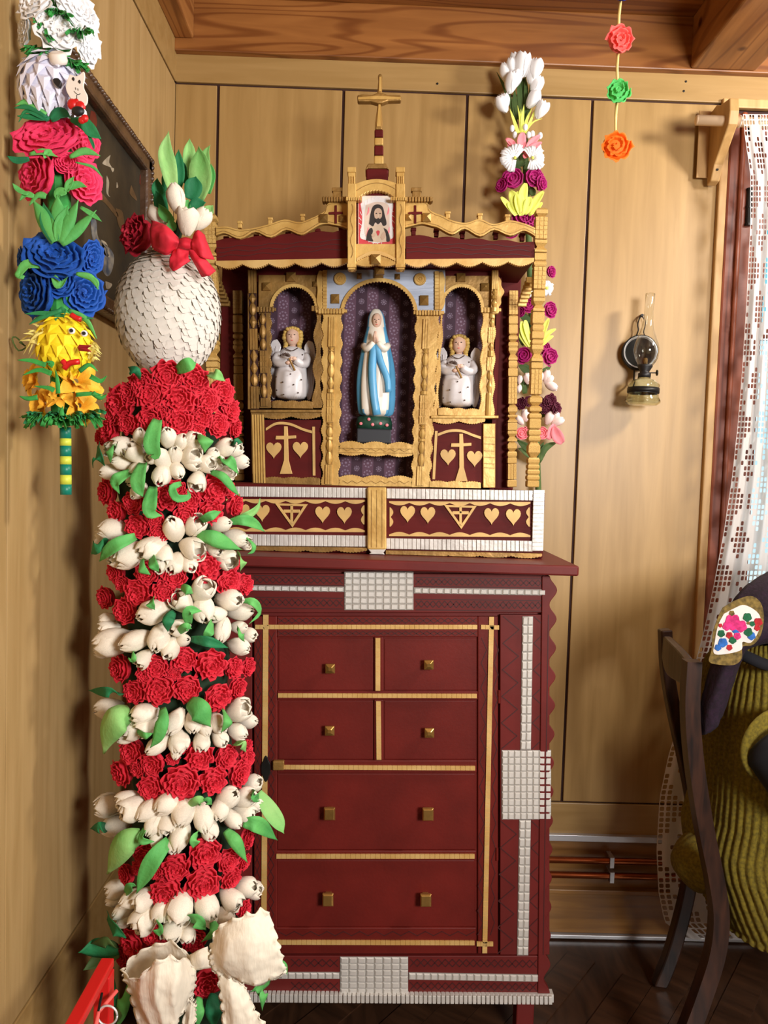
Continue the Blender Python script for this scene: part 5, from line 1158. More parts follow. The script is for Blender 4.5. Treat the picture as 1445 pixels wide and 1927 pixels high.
for x, y, r in ((470,675,.0075),(520,690,.0075),(545,765,.006),(495,660,.005),(530,778,.005)): MB().ell(W(*cA(x, y), YE), r, r*.7, r, 10, 6).build('pompom', 'red_bright', sh, smooth=True)
MB().ell(W(*cA(505, 720), YE-.004), .009, .005, .0065, 12, 8).build('nose', 'black', sh, smooth=True)
MB().ell(W(*cA(535, 740), YE), .006, .004, .008, 10, 6).build('muzzle', 'rose_white', sh, smooth=True)
# chick
cc_ = W(*cB(400, 690), YH-.02)
ch = MB().ell(cc_, .037, .036, .046, 18, 12).build('chick', 'yellow', hp_, smooth=True)
fm = MB(); fm.add([(-.5,0,0),(.5,0,0),(0,-.35,-1),(0,-.4,-.25)], [(0,3,2),(3,1,2),(0,1,3)]); flake2 = fm.mesh('chick_flake', 'yellow')
for i in range(8):
    la = lerp(1.2, -1.0, i/7); n = max(5, int(14*math.cos(la)))
    for k in range(n):
        a = 2*PI*(k+.5*(i % 2))/n; d_ = Vector((math.cos(la)*math.cos(a), math.cos(la)*math.sin(a), math.sin(la)))
        if d_.y > .35: continue
        p = cc_+Vector((d_.x*.036, d_.y*.036, d_.z*.046)); dn = Vector((math.sin(la)*math.cos(a), math.sin(la)*math.sin(a), -math.cos(la))); sd = dn.cross(d_).normalized(); w, h = .02, .02
        inst('paper_flake', flake2, Matrix(((sd.x*w, -d_.x*.01, -dn.x*h, p.x), (sd.y*w, -d_.y*.01, -dn.y*h, p.y), (sd.z*w, -d_.z*.01, -dn.z*h, p.z), (0, 0, 0, 1))), ch)
for x, y in ((445,600),(522,617)):
    MB().lathe([(.0045, 0), (.0045, .002), (.003, .003)], W(*cB(x, y), YH-.06), 12, ax=(.1, -1, 0)).build('eye', 'rose_white', ch); MB().lathe([(.0025, .002), (.0025, .004)], W(*cB(x, y), YH-.061), 10, ax=(.1, -1, 0)).build('pupil', 'black', ch)
for dy in (-1, 1):
    a = W(*cB(500, 705), YH-.06); b_ = W(*cB(562, 692 if dy < 0 else 728), YH-.078); MB().tube([a, b_], [.005, .0006], 6).build('beak', 'rose_deep', ch)
fe = random.Random(4)
for (x, y, sx, n, L_) in ((280, 660, -1, 26, 150), (570, 740, 1, 14, 60)):
    m = MB()
    for i in range(n):
        a = lerp(-1.1, .9, i/n)+fe.uniform(-.15, .15); l = L_*fe.uniform(.6, 1.1); P = [W(*cB(x+fe.uniform(-10, 30)*-sx, y+fe.uniform(-60, 60)), YH-.04+fe.uniform(-.01, .02)), W(*cB(x+sx*l*math.cos(a), y+l*math.sin(a)+10), YH-.03+fe.uniform(-.015, .03))]
        P.insert(1, (P[0]+P[1])/2+Vector((0, -.006, .004))); ribbon(m, P, [Vector((0, -1, 0))]*3, 16/3.28*YH/F, 6, 'tip', .1)
    m.build('feather_tuft', 'feather', ch, smooth=True)['kind'] = 'stuff'
for pts in ([(395,835),(430,800),(490,790)],[(410,820),(400,800),(385,785)],[(440,500),(470,520),(500,530)]): MB().tube(cat([W(*cB(x, y), YH-.062) for x, y in pts], 6), .0042, 6).build('pipe_cleaner', 'red_bright', ch, smooth=True)
MB().tube(cat([W(*cB(x, y), YH-.01) for x, y in ((150,690),(100,640),(75,650),(110,720),(160,700),(120,670))], 14), .0012, 5).build('wing_curl', 'leaf_olive', ch)
# yellow trumpet flowers
def daffodil_me():
    m = MB()
    for k in range(6):
        a = 2*PI*k/6; d_ = Vector((math.cos(a), math.sin(a), 0)); ribbon(m, [d_*.12, d_*.55+Vector((0,0,.22)), d_*1.0+Vector((0,0,.12))], [Vector((0,0,1))]*3, .62, 8, 'leaf', .2)
    m.rings([[Vector((r*(1+.14*math.sin(k*3))*math.cos(2*PI*k/18), r*(1+.14*math.sin(k*3))*math.sin(2*PI*k/18), h)) for k in range(18)] for r, h in ((.1, 0), (.2, .2), (.3, .42), (.44, .52))], False)
    return m.mesh('daffodil', 'amber', True)
DF = daffodil_me()
for x, y, w, dx, dz in ((225,905,210,-.8,.3),(470,910,260,.4,.5),(275,1060,220,-.6,.2),(490,1060,240,.5,.2),(360,1000,160,0,.3),(580,970,130,1,.2)):
    p, n = on_cyl(*cB(x, y), .03, YH, hx); inst('trumpet_flower', DF, frame(p, n+Vector((dx, -.5, dz)), random.uniform(0, 6), w/2/3.284*YH/F*1.15), hp_)
for pts in ([(280,800),(190,800),(110,785)],[(310,870),(230,855),(145,870)],[(550,890),(610,895),(665,885)],[(330,990),(290,965),(210,940)],[(355,1000),(345,920),(330,840)],[(480,1010),(560,980),(640,985)],[(230,1020),(170,1015),(115,1020)],[(580,1000),(620,1010),(655,1010)],[(300,830),(320,810),(290,780)],[(500,830),(560,830),(610,860)],[(390,1130),(385,1090),(385,1060)]): hleaf(cB, [(x+random.uniform(-12, 12), y+random.uniform(-22, 22)) for x, y in pts], 30, 'fringe_green', YH-.055, 'tip')

# ------------------------------------------------------------------ tall spray behind the altar
YP2 = 2.012
cP = lambda x, y: (900+x/4.82, 80+y/4.8175); cQ = lambda x, y: (930+x/4.188, 440+y/4.189)
sx_ = lambda py: W(lerp(981, 1012, max(0, py-100)/800), py, YP2).x
sp = thing('flower_spray', 'slim tall spray of white, magenta and lime paper flowers behind the altar', 'flower palm', (sx_(1030), YP2, zt+.001))
P = [W(lerp(981, 1012, max(0, y-100)/800), y, YP2) for y in (150, 400, 700, 900, 1000)]; P.append(Vector((P[-1].x, P[-1].y, zt+.002)))
MB().tube(P, .008, 10).build('stem', 'leaf_olive', sp, smooth=True)
WT = [tulip_me('crocus_a', 'rose_white', 31, .04, 3, .95), tulip_me('crocus_b', 'rose_white', 32, .14, 3, .95)]
PT = [tulip_me('pink_bud', 'pale_pink', 33, .02, 3, .9)]
def sput(nm, ms, cf, x, y, ang, lpx, kk, dy=-.02, out=.3):
    a = math.radians(ang); z = (RT*math.cos(a)+DN*math.sin(a)+Vector((0, -out, 0))).normalized(); L_ = lpx/kk*YP2/F; p = W(*cf(x, y), YP2+dy)-z*L_*.5
    inst(nm, random.choice(ms), frame(p, z, random.uniform(0, 6), L_), sp)
for x, y, a, l in ((245,265,-105,140),(335,170,-95,130),(395,200,-85,180),(440,230,-70,130),(300,360,-80,160),(345,320,-85,130),(520,240,-75,150),(530,390,-70,150),(500,510,-55,150),(210,560,-130,140),(235,540,-90,130),(570,610,-60,140),(490,290,-80,140),(300,200,-100,110)): sput('crocus', WT, cP, x, y, a, l*1.12, 4.82, -.03+random.uniform(-.01, .01))
def sleaf(cf, pts, w, mat, kk, dy=-.02, prof='leaf', nm='leaf'):
    m = MB(); ribbon(m, [W(*cf(x, y), YP2+dy) for x, y in pts], [Vector((random.uniform(-.5, .5), -1, 0))]*len(pts), w/kk*YP2/F, 9, prof, .15); m.build(nm, mat, sp, smooth=True, solid=.0005)
for pts, w in (([(350,740),(300,560),(240,410),(165,265)],40),([(390,720),(380,540),(370,400),(380,280)],50),([(410,700),(430,520),(430,400),(420,290)],50),([(440,690),(470,520),(480,400),(490,240)],40),([(350,700),(330,560),(330,430)],60),([(430,650),(450,560),(480,470)],40)): sleaf(cP, pts, w, 'leaf_olive', 4.82, -.01)
for pts, w in (([(360,820),(320,700),(285,600)],30),([(385,820),(380,700),(355,570)],24),([(395,820),(400,690),(415,560)],34),([(410,820),(440,700),(490,590)],30),([(420,820),(470,720),(530,570)],28),([(430,800),(500,720),(580,690)],16),([(400,810),(390,680),(385,600)],20)): sleaf(cP, pts, w, 'lime', 4.82, -.03, 'tip', 'grass_blade')
for x, y in ((305,780),(330,840),(425,770),(455,840),(490,830),(560,845),(550,950)): MB().ell(W(*cP(x, y), YP2-.03), .0065, .0065, .009, 10, 6).build('stamen', 'rose_white', sp, smooth=True)
for pts, w in (([(400,1000),(390,900),(405,815)],85),([(360,985),(310,920),(250,870)],60),([(430,980),(480,910),(560,840)],60),([(430,985),(500,940),(575,905)],50),([(350,1000),(300,960),(270,900)],50),([(410,1010),(430,1030),(440,960)],50)): sleaf(cP, pts, w, 'soft_pink', 4.82, -.04, 'oval', 'petal')
def daisy(cf, x, y, r, kk, a0, a1, n, dy=-.05):
    m = MB(); c = W(*cf(x, y), YP2+dy)
    for i in range(n):
        a = math.radians(lerp(a0, a1, i/(n-1))); d_ = RT*math.cos(a)+DN*math.sin(a); L_ = r/kk*YP2/F*random.uniform(.85, 1.05)
        ribbon(m, [c+d_*L_*.1, c+d_*L_*.6+Vector((0, -.004, 0)), c+d_*L_], [Vector((0, -1, 0))]*3, L_*.28, 5, 'strip', .15)
    o = m.build('daisy', 'rose_white', sp, smooth=True, solid=.0004)
    MB().ell(c+Vector((0, -.004, 0)), .004, .003, .004, 8, 6).build('daisy_centre', 'lime', o, smooth=True)
daisy(cP, 330, 1050, 130, 4.82, 100, 310, 15); daisy(cP, 490, 1050, 115, 4.82, -130, 110, 17); daisy(cQ, 410, 430, 60, 4.188, -180, 170, 20); daisy(cQ, 300, 470, 40, 4.188, 0, 340, 12)
MG = [rose_me('magenta_a', 'magenta', 41, 3.2, .03, 3, .6)]; WI = [rose_me('wine_a', 'wine', 42, 4, .06, 5, .6)]; SPK = [rose_me('softpink_a', 'soft_pink', 43, 3, .03, 3, .6)]
def srose(ms, cf, x, y, d_, kk, dx=0, dz=.0, dy=-.035):
    inst('rose', random.choice(ms), frame(W(*cf(x, y), YP2+dy), Vector((dx, -1, dz)), random.uniform(0, 6), d_/2/kk*YP2/F*1.08), sp)
for x, y, d_, dx in ((315,1245,170,-.2),(220,1300,120,-1),(490,1230,170,.3),(560,1280,130,.9),(410,1590,200,0),(470,1600,140,.3),(300,1720,120,-.3)): srose(MG, cP, x, y, d_, 4.82, dx)
for pts, w, mt in (([(370,1120),(390,1060),(400,1000)],100,'leaf_olive'),([(420,1160),(450,1110),(470,1070)],70,'leaf_olive'),([(380,1170),(330,1130),(280,1120)],70,'leaf_olive'),([(500,1390),(490,1350),(470,1300)],60,'leaf_olive'),([(500,1170),(525,1150),(540,1110)],40,'leaf_olive')): sleaf(cP, pts, w, mt, 4.82, -.02)
for pts, w in (([(390,1560),(400,1400),(430,1275)],85),([(370,1560),(330,1430),(290,1345)],90),([(390,1570),(370,1450),(365,1350)],100),([(420,1560),(450,1470),(470,1400)],80),([(450,1560),(520,1440),(590,1350)],70),([(460,1570),(530,1500),(580,1450)],50),([(340,1570),(270,1480),(205,1400)],60),([(340,1570),(300,1500),(270,1450)],70)): sleaf(cP, pts, w, 'lime', 4.82, -.055, 'oval', 'petal')
for x, y, d_, dx in ((270,560,110,-.2),(430,600,120,.5),(210,620,80,-.8),(440,300,90,.8),(240,960,120,-.5),(430,970,130,.4),(390,900,100,.1),(320,960,100,0)): srose(MG, cQ, x, y, d_, 4.188, dx)
for pts, w in (([(280,890),(230,780),(215,690)],60),([(290,880),(250,740),(245,680)],50),([(260,890),(210,800),(185,750)],40),([(365,890),(390,760),(430,665)],45),([(365,890),(420,790),(485,750)],36),([(370,890),(420,830),(465,805)],34),([(320,890),(320,780),(330,690)],60)): sleaf(cQ, pts, w, 'lime', 4.188, -.045, 'oval', 'petal')
for x, y, a, l in ((410,1120,-80,100),(450,1200,30,110),(430,1150,-40,90),(260,1140,-100,90),(200,1150,-80,70),(195,1220,110,70),(365,1130,-80,80),(310,1190,-60,70)): sput('bud', PT, cQ, x, y, a, l, 4.188, -.03)
for x, y, d_, dx in ((430,1320,110,.3),(480,1380,100,.8),(360,1340,100,0),(210,1340,90,-.5),(270,1320,80,0),(410,1390,80,.2)): srose(WI, cQ, x, y, d_, 4.188, dx)
for x, y, a, l in ((245,1430,-100,100),(200,1470,-130,90),(430,1450,-70,110),(500,1480,-30,110),(480,1440,-60,90)): sput('bud', PT, cQ, x, y, a, l, 4.188, -.035)
for x, y, d_ in ((215,1570,100),(370,1575,100),(270,1560,80)): srose(SPK, cQ, x, y, d_, 4.188, 0)
sleaf(cQ, [(420,1620),(450,1560),(470,1500)], 70, 'soft_pink', 4.188, -.04, 'oval', 'petal'); sleaf(cQ, [(540,1650),(500,1600),(470,1520)], 90, 'soft_pink', 4.188, -.042, 'oval', 'petal')
for pts, w in (([(350,1800),(400,1690),(500,1640)],60),([(340,1780),(270,1720),(190,1690)],85),([(345,1800),(355,1720),(390,1640)],60),([(330,1760),(250,1680),(170,1620)],60),([(350,1400),(380,1420),(400,1400)],60),([(240,1260),(230,1180),(200,1110)],60),([(330,1260),(290,1200),(260,1100)],60),([(300,1100),(240,1060),(190,1040)],70),([(370,1090),(410,1070),(450,1040)],40),([(230,880),(200,800),(190,720)],40),([(280,700),(240,660),(190,640)],60)): sleaf(cQ, pts, w, 'leaf_olive', 4.188, -.015)
# ------------------------------------------------------------------ statue of a praying woman in the middle niche
YM = 1.872; kM = YM/F
mroot = thing('praying_statue', 'white and blue robed praying woman statuette in the middle niche', 'statue', W(704, 835, YM))
prof = [(581,704,712),(584,699,717),(592,694,722),(604,691,725),(617,691,726),(630,686,729),(648,682,733),(675,676,738),(700,672,741),(728,670,741),(755,671,741),(773,673,739),(786,675,737)]
N = 40; rr = []
for i, (py, l, r) in enumerate(prof):
    c = W((l+r)/2, py, YM); rx = (r-l)/2*kM; ry = min(rx*.8, .034); ring = []
    fold = 0 if py < 640 else .085*min(1, (py-640)/60)
    for k in range(N):
        a = 2*PI*k/N; f = 1+fold*math.sin(a*9+i*.25)+fold*.6*math.sin(a*5+1)
        ring.append(c+Vector((rx*f*math.cos(a), ry*f*math.sin(a), 0)))
    rr.append(ring)
m = MB(); m.rings(rr)
for fi in range(len(m.f)-2):
    i, k = divmod(fi, N); a = 2*PI*(k+.5)/N
    front = abs(((a-1.5*PI+PI) % (2*PI))-PI)
    m.mi[fi] = 0 if front < (1.02 if i < 4 else .78-.012*(i-4)) else 1
m.build('robe', ['robe_cream', 'robe_blue'], mroot, smooth=True, sub=1)
def V(px, py, dy): return W(px, py, YM+dy)
MB().ell(V(709, 603, -.017), 8.6*kM, .008, 13.5*kM, 16, 12).build('face', 'skin', mroot, smooth=True)
MB().ell(V(709, 605, -.026), 1.6*kM, .003, 3*kM, 8, 6).build('nose', 'skin', mroot, smooth=True)
for x in (705.4, 712.6): MB().ell(V(x, 601, -.0245), 1.5*kM, .0012, .8*kM, 8, 6).build('eye', 'ink', mroot)
MB().ell(V(709, 610.5, -.0252), 2*kM, .001, .7*kM, 8, 6).build('mouth', 'coral', mroot)
hd = MB()
for s_ in (-1, 1):
    hd.tube([V(707+s_*2.2, 644, -.036), V(706.5+s_*1.6, 634, -.044), V(706+s_*.9, 623, -.046)], [.0038, .0042, .0012], 8)
    for j in range(3): hd.tube([V(706+s_*1.4, 636-j*1.2, -.046+j*.003), V(706+s_*.9, 624+j*.8, -.047+j*.0028)], [.0016, .0009], 6)
hd.build('hands', 'skin', mroot, smooth=True)
for s_ in (-1, 1):
    MB().tube(cat([V(707+s_*23, 650, -.012), V(707+s_*15, 656, -.03), V(707+s_*4, 644, -.036)], 8), [.008, .0085, .009, .009, .0085, .008, .007, .006], 10).build('sleeve', 'robe_cream', mroot, smooth=True)
for pts, w in (([(704,648),(700,690),(702,735),(709,781)],14),([(708,648),(716,680),(728,712),(731,738)],11)):
    mm = MB(); P = [V(x, y, -.034-.008*min(1, (y-640)/70)) for x, y in pts]; ribbon(mm, P, [Vector((0, -1, 0))]*4, w*kM, 12, 'strip', -.22); mm.build('sash', 'robe_blue', mroot, smooth=True, solid=.003)
sb_ = MB(); a = V(704, 785, 0); b_ = V(704, 808, 0)
sb_.rings([[Vector((c.x+rx*kM*math.cos(t), YM+.026*math.sin(t), c.z)) for t in [2*PI*k/20 for k in range(20)]] for c, rx in ((a, 31), ((a+b_)/2, 34), (b_, 33))]); sb_.build('flower_base', 'statue_green', mroot, smooth=True)
for x, y in ((679,797),(694,789),(701,799),(716,797),(728,800)): MB().ell(V(x, y, -.026), 3.2*kM, .002, 3*kM, 8, 6).build('base_rose', 'soft_pink', mroot, smooth=True)
pd = MB(); t0 = V(704, 808, 0); t1 = V(704, 835, 0)
pd.box(t0.x-32*kM, t0.x+32*kM, YM-.029, YM+.028, t1.z, t0.z); pd.build('pedestal', 'statue_black', mroot, bevel=.003)
# ------------------------------------------------------------------ two seated angels
def angel(label, X, Yp, turn):
    YQ = 1.88; k = YQ/F; base = W(X, Yp, YQ)
    root = thing('angel_statue', label, 'statue', base, 'pair of seated angel statuettes')
    def A(dx, dy, d=0.0):                                # offsets in pixels from the foot centre, turned about the vertical
        x, y = dx*k, d; return base+Vector((x*math.cos(turn)-y*math.sin(turn), x*math.sin(turn)+y*math.cos(turn), -dy*k))
    pr_ = [(-101,-9,9,.013,0),(-97,-17,18,.018,0),(-90,-25,27,.021,0),(-80,-28,29,.023,-.002),(-66,-28,28,.024,-.004),(-55,-28,28,.028,-.008),(-46,-30,29,.036,-.014),(-32,-30,29,.036,-.015),(-16,-30,30,.034,-.013),(0,-30,31,.034,-.012)]
    rr = []
    for i, (dy, l, r, ry, off) in enumerate(pr_):
        ring = []
        for q in range(32):
            a = 2*PI*q/32; f = 1+(.05 if dy > -50 else .015)*math.sin(a*8+i*.5); ring.append(A((l+r)/2+(r-l)/2*f*math.cos(a), dy, ry*f*math.sin(a)+off))
        rr.append(ring)
    MB().rings(rr).build('robe', 'angel_white', root, smooth=True, sub=1)
    MB().ell(A(0, -118, -.006), 12.5*k, .0155, 17*k, 16, 12).build('head', 'skin', root, smooth=True)
    MB().tube([A(0, -106), A(0, -98)], .008, 10).build('neck', 'skin', root, smooth=True)
    MB().ell(A(0, -117, -.0215), 1.6*k, .003, 3*k, 8, 6).build('nose', 'skin', root, smooth=True)
    for s_ in (-1, 1): MB().ell(A(s_*4.6, -120, -.0205), 1.7*k, .001, .9*k, 8, 6).build('eye', 'ink', root)
    MB().ell(A(0, -109.5, -.0202), 2.2*k, .001, .7*k, 8, 6).build('mouth', 'coral', root)
    h = MB(); h.ell(A(0, -122, .004), 17*k, .019, 16.5*k, 18, 12)
    rd = random.Random(3)
    for s_ in (-1, 1):
        for j in range(6): h.ell(A(s_*(13.5+1.5*math.sin(j)+rd.uniform(-.6, .6)), -126+j*5.4, -.002+rd.uniform(-.003, .003)), 5*k, .0075, 5*k, 10, 8)
    for j in range(5): h.ell(A(-9+4.5*j, -133+abs(j-2)*1.1, -.012), 4.2*k, .006, 3.6*k, 10, 8)
    h.build('hair', 'hair', root, smooth=True)
    for s_ in (-1, 1):
        o = [(27,-110),(35,-107),(39,-96),(41,-70),(40,-40),(37,-14),(32,-1),(26,-8),(25,-40),(26,-70),(20,-96)]
        q = cat([Vector((s_*x, 0, y)) for x, y in o]+[Vector((s_*o[0][0], 0, o[0][1]))], 34)[:-1]
        a_ = [A(v.x*1.07, v.z*1.02-1, -.004+abs(v.x)*.0001) for v in q]; b2 = [p+Vector((0, .007, 0)) for p in a_]; MB().ext(a_, b2).build('wing', 'angel_white', root, bevel=.0015)
        wl_ = MB()
        for j in range(4): wl_.tube([A(s_*(30+j*2.6), -100+j*4, -.003), A(s_*(28+j*3), -12-j*6, -.003)], .0009, 5)
        wl_.build('wing_ridge', 'angel_white', root)
        P = [A(s_*24, -86, -.004), A(s_*29, -72, -.014), A(s_*20, -66, -.028), A(s_*6+2, -70-3*s_, -.036)]
        MB().tube(cat(P, 10), [.0085, .0105, .0115, .012, .0115, .0105, .0098, .0092, .0088, .009], 10).build('sleeve', 'angel_white', root, smooth=True)
        hc = A(s_*5+1.5, -70-4*s_, -.043); hm = MB(); hm.ell(hc, .0068, .0055, .005, 12, 8)
        for j in range(4): hm.tube([hc+Vector((-s_*.003, -.003, .0035-j*.0022)), hc+Vector((-s_*.009, -.004, .003-j*.0022))], [.0014, .001], 6)
        hm.build('hand', 'skin', root, smooth=True)
    MB().tube([A(9, -52, -.046), A(-2, -74, -.046)], .0026, 8).build('branch', 'gold_dark', root)
    lf = MB()
    for j in range(9):
        a = math.radians(-160+j*22); c = A(-8, -78, -.046); ribbon(lf, [c, c+Vector((math.cos(a)*.006, -.002, -math.sin(a)*.004)), c+Vector((math.cos(a)*.0125, 0, -math.sin(a)*.009))], [Vector((0, -1, 0))]*3, .0035, 5, 'leaf', .1)
    lf.build('leaf_spray', 'ink', root, solid=.0006)
    MB().tube(cat([A(-13, -96, -.018), A(-6, -91, -.026), A(3, -90, -.026), A(11, -96, -.019)], 8), .0011, 6).build('neckline', 'ink', root)
    for j, (dx, dy, d_) in enumerate(((-22,-60,-.03),(-25,-40,-.042),(-12,-30,-.051),(8,-26,-.052),(21,-36,-.044),(16,-12,-.047),(-10,-8,-.049),(-24,-16,-.038),(20,-84,-.019),(-20,-82,-.019),(22,-60,-.03),(2,-45,-.052))):
        MB().ell(A(dx, dy, d_), 1.5*k, .0014, 1.5*k, 6, 4).build('painted_star', 'ink', root)
angel('seated white angel statuette in the left niche, facing straight out', 548, 754.5, 0)
angel('seated white angel statuette in the right niche, turned slightly aside', 860, 768.5, -.18)
# ------------------------------------------------------------------ painting on the left wall
XP = XW+.03
def WLx(px, X=XP, py=400): return WX(px, py, X).y
ya_, yb2 = WLx(112), WX(288, 310, XP).y; zt_, zb_ = WX(289, 308, XP).z+.004, WX(290, 640, XP).z
pt = thing('framed_painting', 'dark old oil painting in a carved brown frame on left wall', 'painting', (XW+.01, (ya_+yb2)/2, zb_))
fw = .032
for (y0, y1, z0_, z1_) in ((ya_, yb2, zt_-fw, zt_), (ya_, yb2, zb_, zb_+fw), (ya_, ya_+fw, zb_, zt_), (yb2-fw, yb2, zb_, zt_)):
    MB().box(XW+.001, XP, y0, y1, z0_, z1_).build('frame_rail', 'frame_wood', pt, bevel=.006)
orn = MB(); rd = random.Random(8)
n = 46
for i in range(n):
    y = lerp(ya_, yb2, (i+.5)/n); orn.ell((XP-.001, y, zt_-.004), .006, (yb2-ya_)/n*.55, .005+.002*rd.random(), 8, 6); orn.ell((XP-.001, y, zb_+.006), .006, (yb2-ya_)/n*.5, .005, 8, 6)
for i in range(34):
    z = lerp(zb_, zt_, (i+.5)/34); orn.ell((XP-.001, yb2-.005, z), .006, .005, (zt_-zb_)/34*.55, 8, 6); orn.ell((XP-.001, ya_+.005, z), .006, .005, (zt_-zb_)/34*.55, 8, 6)
o = orn.build('carved_edge', 'frame_wood', pt, smooth=True); o['kind'] = 'stuff'
pbr('canvas', S(30,26,18), .6, c2=S(62,52,34), vscale=9, bump=.2, bscale=40)
pbr('canvas_light', S(176,166,146), .4, var=.25, vscale=30); pbr('canvas_blue', S(62,78,98), .4, c2=S(150,146,136), vscale=60); pbr('canvas_red', S(92,34,24), .4, var=.3, vscale=30); pbr('canvas_brown', S(88,66,42), .4, var=.4, vscale=30)
XC = XW+.012
cv = MB().box(XW+.002, XC, ya_+.02, yb2-.02, zb_+.02, zt_-.02).build('canvas', 'canvas', pt)
cF = lambda x, y: (150+x/3.7074, 100+y/3.7059)
def dab(pts, mat):
    q = cat([Vector((x, 0, y)) for x, y in pts]+[Vector((pts[0][0], 0, pts[0][1]))], len(pts)*4)[:-1]
    a = [WX(*cF(v.x, v.z), XC+.0006) for v in q]; MB().ext(a, [p-Vector((.0008, 0, 0)) for p in a]).build('paint_dab', mat, cv)
for pts, mt in (([(215,710),(205,760),(225,800),(200,790),(160,770),(185,735)],'canvas_light'),([(190,855),(205,900),(200,980),(215,1005),(190,980),(188,900)],'canvas_light'),([(215,795),(240,805),(230,830)],'canvas_light'),([(110,940),(160,980),(260,1110),(255,1140),(170,1040),(105,1010)],'canvas_brown'),([(360,920),(385,980),(400,1030),(350,980)],'canvas_brown'),
                ([(80,400),(110,420),(120,500),(90,540),(70,480)],'canvas_red'),([(420,850),(450,830),(440,900),(420,915)],'canvas_red'),([(80,1160),(115,1170),(130,1290),(200,1350),(240,1420),(220,1530),(180,1550),(130,1440),(90,1290)],'canvas_blue'),([(150,1300),(190,1330),(210,1420),(170,1400)],'canvas_light'),([(180,1590),(225,1610),(210,1640),(185,1640)],'canvas_light'),([(260,900),(268,930),(258,940)],'canvas_light'),([(250,1080),(300,1110),(310,1240),(270,1200)],'canvas_brown')): dab(pts, mt)
# ------------------------------------------------------------------ oil lamp on the wall
cL = lambda x, y: (1140+x/8.0286, 540+y/8.0292)
YL = 1.985; kL = YL/F/8.029
lb0, lt0 = W(*cL(548, 1790), YL), W(*cL(672, 105), YL); lax = (lt0-lb0).normalized(); kk = (lt0-lb0).length/1690
lamp = thing('oil_lamp', 'glass kerosene wall lamp with round mirror reflector beside the window', 'lamp', lb0)
def lat(prof, name, mat, par=lamp, n=28, cap=True): return MB().lathe([(r*kk, h*kk) for r, h in prof], lb0, n, ax=lax, cap=cap).build(name, mat, par, smooth=True)
lat([(150,0),(215,8),(262,45),(262,70),(240,120),(228,165),(228,275),(238,300),(225,335),(180,375),(98,400),(96,425),(88,425),(90,400),(170,365),(212,330),(222,300),(214,270),(214,170),(228,120),(250,68),(200,25),(140,18)], 'font', 'font_glass')
lat([(231,182),(231,268),(233,268),(233,182)], 'dark_band', 'black', cap=False)
lat([(60,425),(95,425),(95,485),(72,500),(70,520),(112,590),(112,615),(60,618)], 'burner', 'black', n=20)
lat([(34,618),(34,690),(28,720),(0.1,722)], 'wick_tube', 'gold_dark', n=12)
lat([(104,612),(120,640),(160,700),(192,800),(194,850),(180,930),(130,1060),(90,1180),(70,1300),(66,1450),(69,1690),(68,1692),(67,1690),(64,1450),(67,1300),(87,1180),(127,1060),(177,930),(191,850),(189,800),(157,700),(117,640),(101,612)], 'chimney', 'glass', cap=False)
MB().tube([W(*cL(640, 1298), YL-.002), W(*cL(772, 1298), YL-.002)], .0014, 8).build('wick_stem', 'iron', lamp)
MB().lathe([(.0075, -.001), (.0075, .001)], W(*cL(772, 1298), YL-.002), 14, ax=RT).build('wick_knob', 'iron', lamp)
rc_ = W(*cL(510, 1000), YW-.022); rax = Vector((-.12, -1, .1)).normalized()
MB().lathe([(.0,-.002),(.02,-.0015),(.034,.003),(.041,.011),(.043,.013),(.043,.010),(.034,0.0),(.02,-.0045),(.0,-.005)], rc_, 32, ax=rax).build('reflector', 'steel', lamp, smooth=True)
MB().lathe([(.044,.008),(.0465,.010),(.0465,-.006),(.03,-.012),(.0,-.012)], rc_, 32, ax=rax).build('reflector_back', 'iron', lamp, smooth=True)
for pts in ([(460,740),(490,650),(480,570),(510,470),(530,440)],[(588,745),(560,655),(588,600),(580,500),(545,440)]): MB().tube(cat([W(*cL(x, y), YW-.012) for x, y in pts], 14), .0016, 6).build('wire', 'iron', lamp, smooth=True)
MB().lathe([(.0035, 0), (.0045, .006), (.0035, .012)], W(*cL(530, 440), YW-.0), 10, ax=(0,-1,0)).build('hook', 'iron', lamp)
MB().tube([W(*cL(428, 1260), YW-.012), W(*cL(422, 1420), YW-.014), W(*cL(420, 1500), YL)], .0022, 6).build('bracket', 'iron', lamp)
lat([(236,190),(238,190),(238,260),(236,260)], 'holder_ring', 'iron', cap=False)
# ------------------------------------------------------------------ paper flower garland
YG = 1.4
gar = thing('flower_garland', 'hanging straw garland with blue, coral, green and orange paper puffs', 'garland', W(1158, 300, YG))
zc_ = ZC-.001
gp = [W(1170, -20, YG), W(1163, 60, YG), W(1163, 150, YG), W(1160, 250, YG), W(1157, 278, YG)]
MB().tube([Vector((gp[0].x, YG, zc_)), gp[0]], .0012, 6).build('thread', 'straw', gar)
for (x0, y0, x1, y1) in ((1168,-2,1164,62),(1163,96,1162,158),(1161,190,1158,252)): MB().tube([W(x0, y0, YG), W((x0+x1)/2-1.5, (y0+y1)/2, YG), W(x1, y1, YG)], .0026, 8).build('straw', 'straw', gar, smooth=True)
MB().tube([W(1163, 60, YG), W(1163, 100, YG), W(1162, 170, YG), W(1158, 275, YG)], .001, 6).build('thread', 'straw', gar)
for j, (x, y, w, h, mt) in enumerate(((1172,-14,44,42,'ultra'),(1165,77,52,50,'coral'),(1163,174,50,44,'mint'),(1158,275,54,56,'orange'))):
    me = rose_me('puff_'+mt, mt, 50+j, 2.8, .07, 2, .6); s_ = YG/F/2
    inst('paper_flower', me, frame(W(x, y, YG-.008), (random.uniform(-.3, .3), -1, random.uniform(-.3, .3)), random.uniform(0, 6), (w*s_, h*s_, w*s_*.8)), gar)
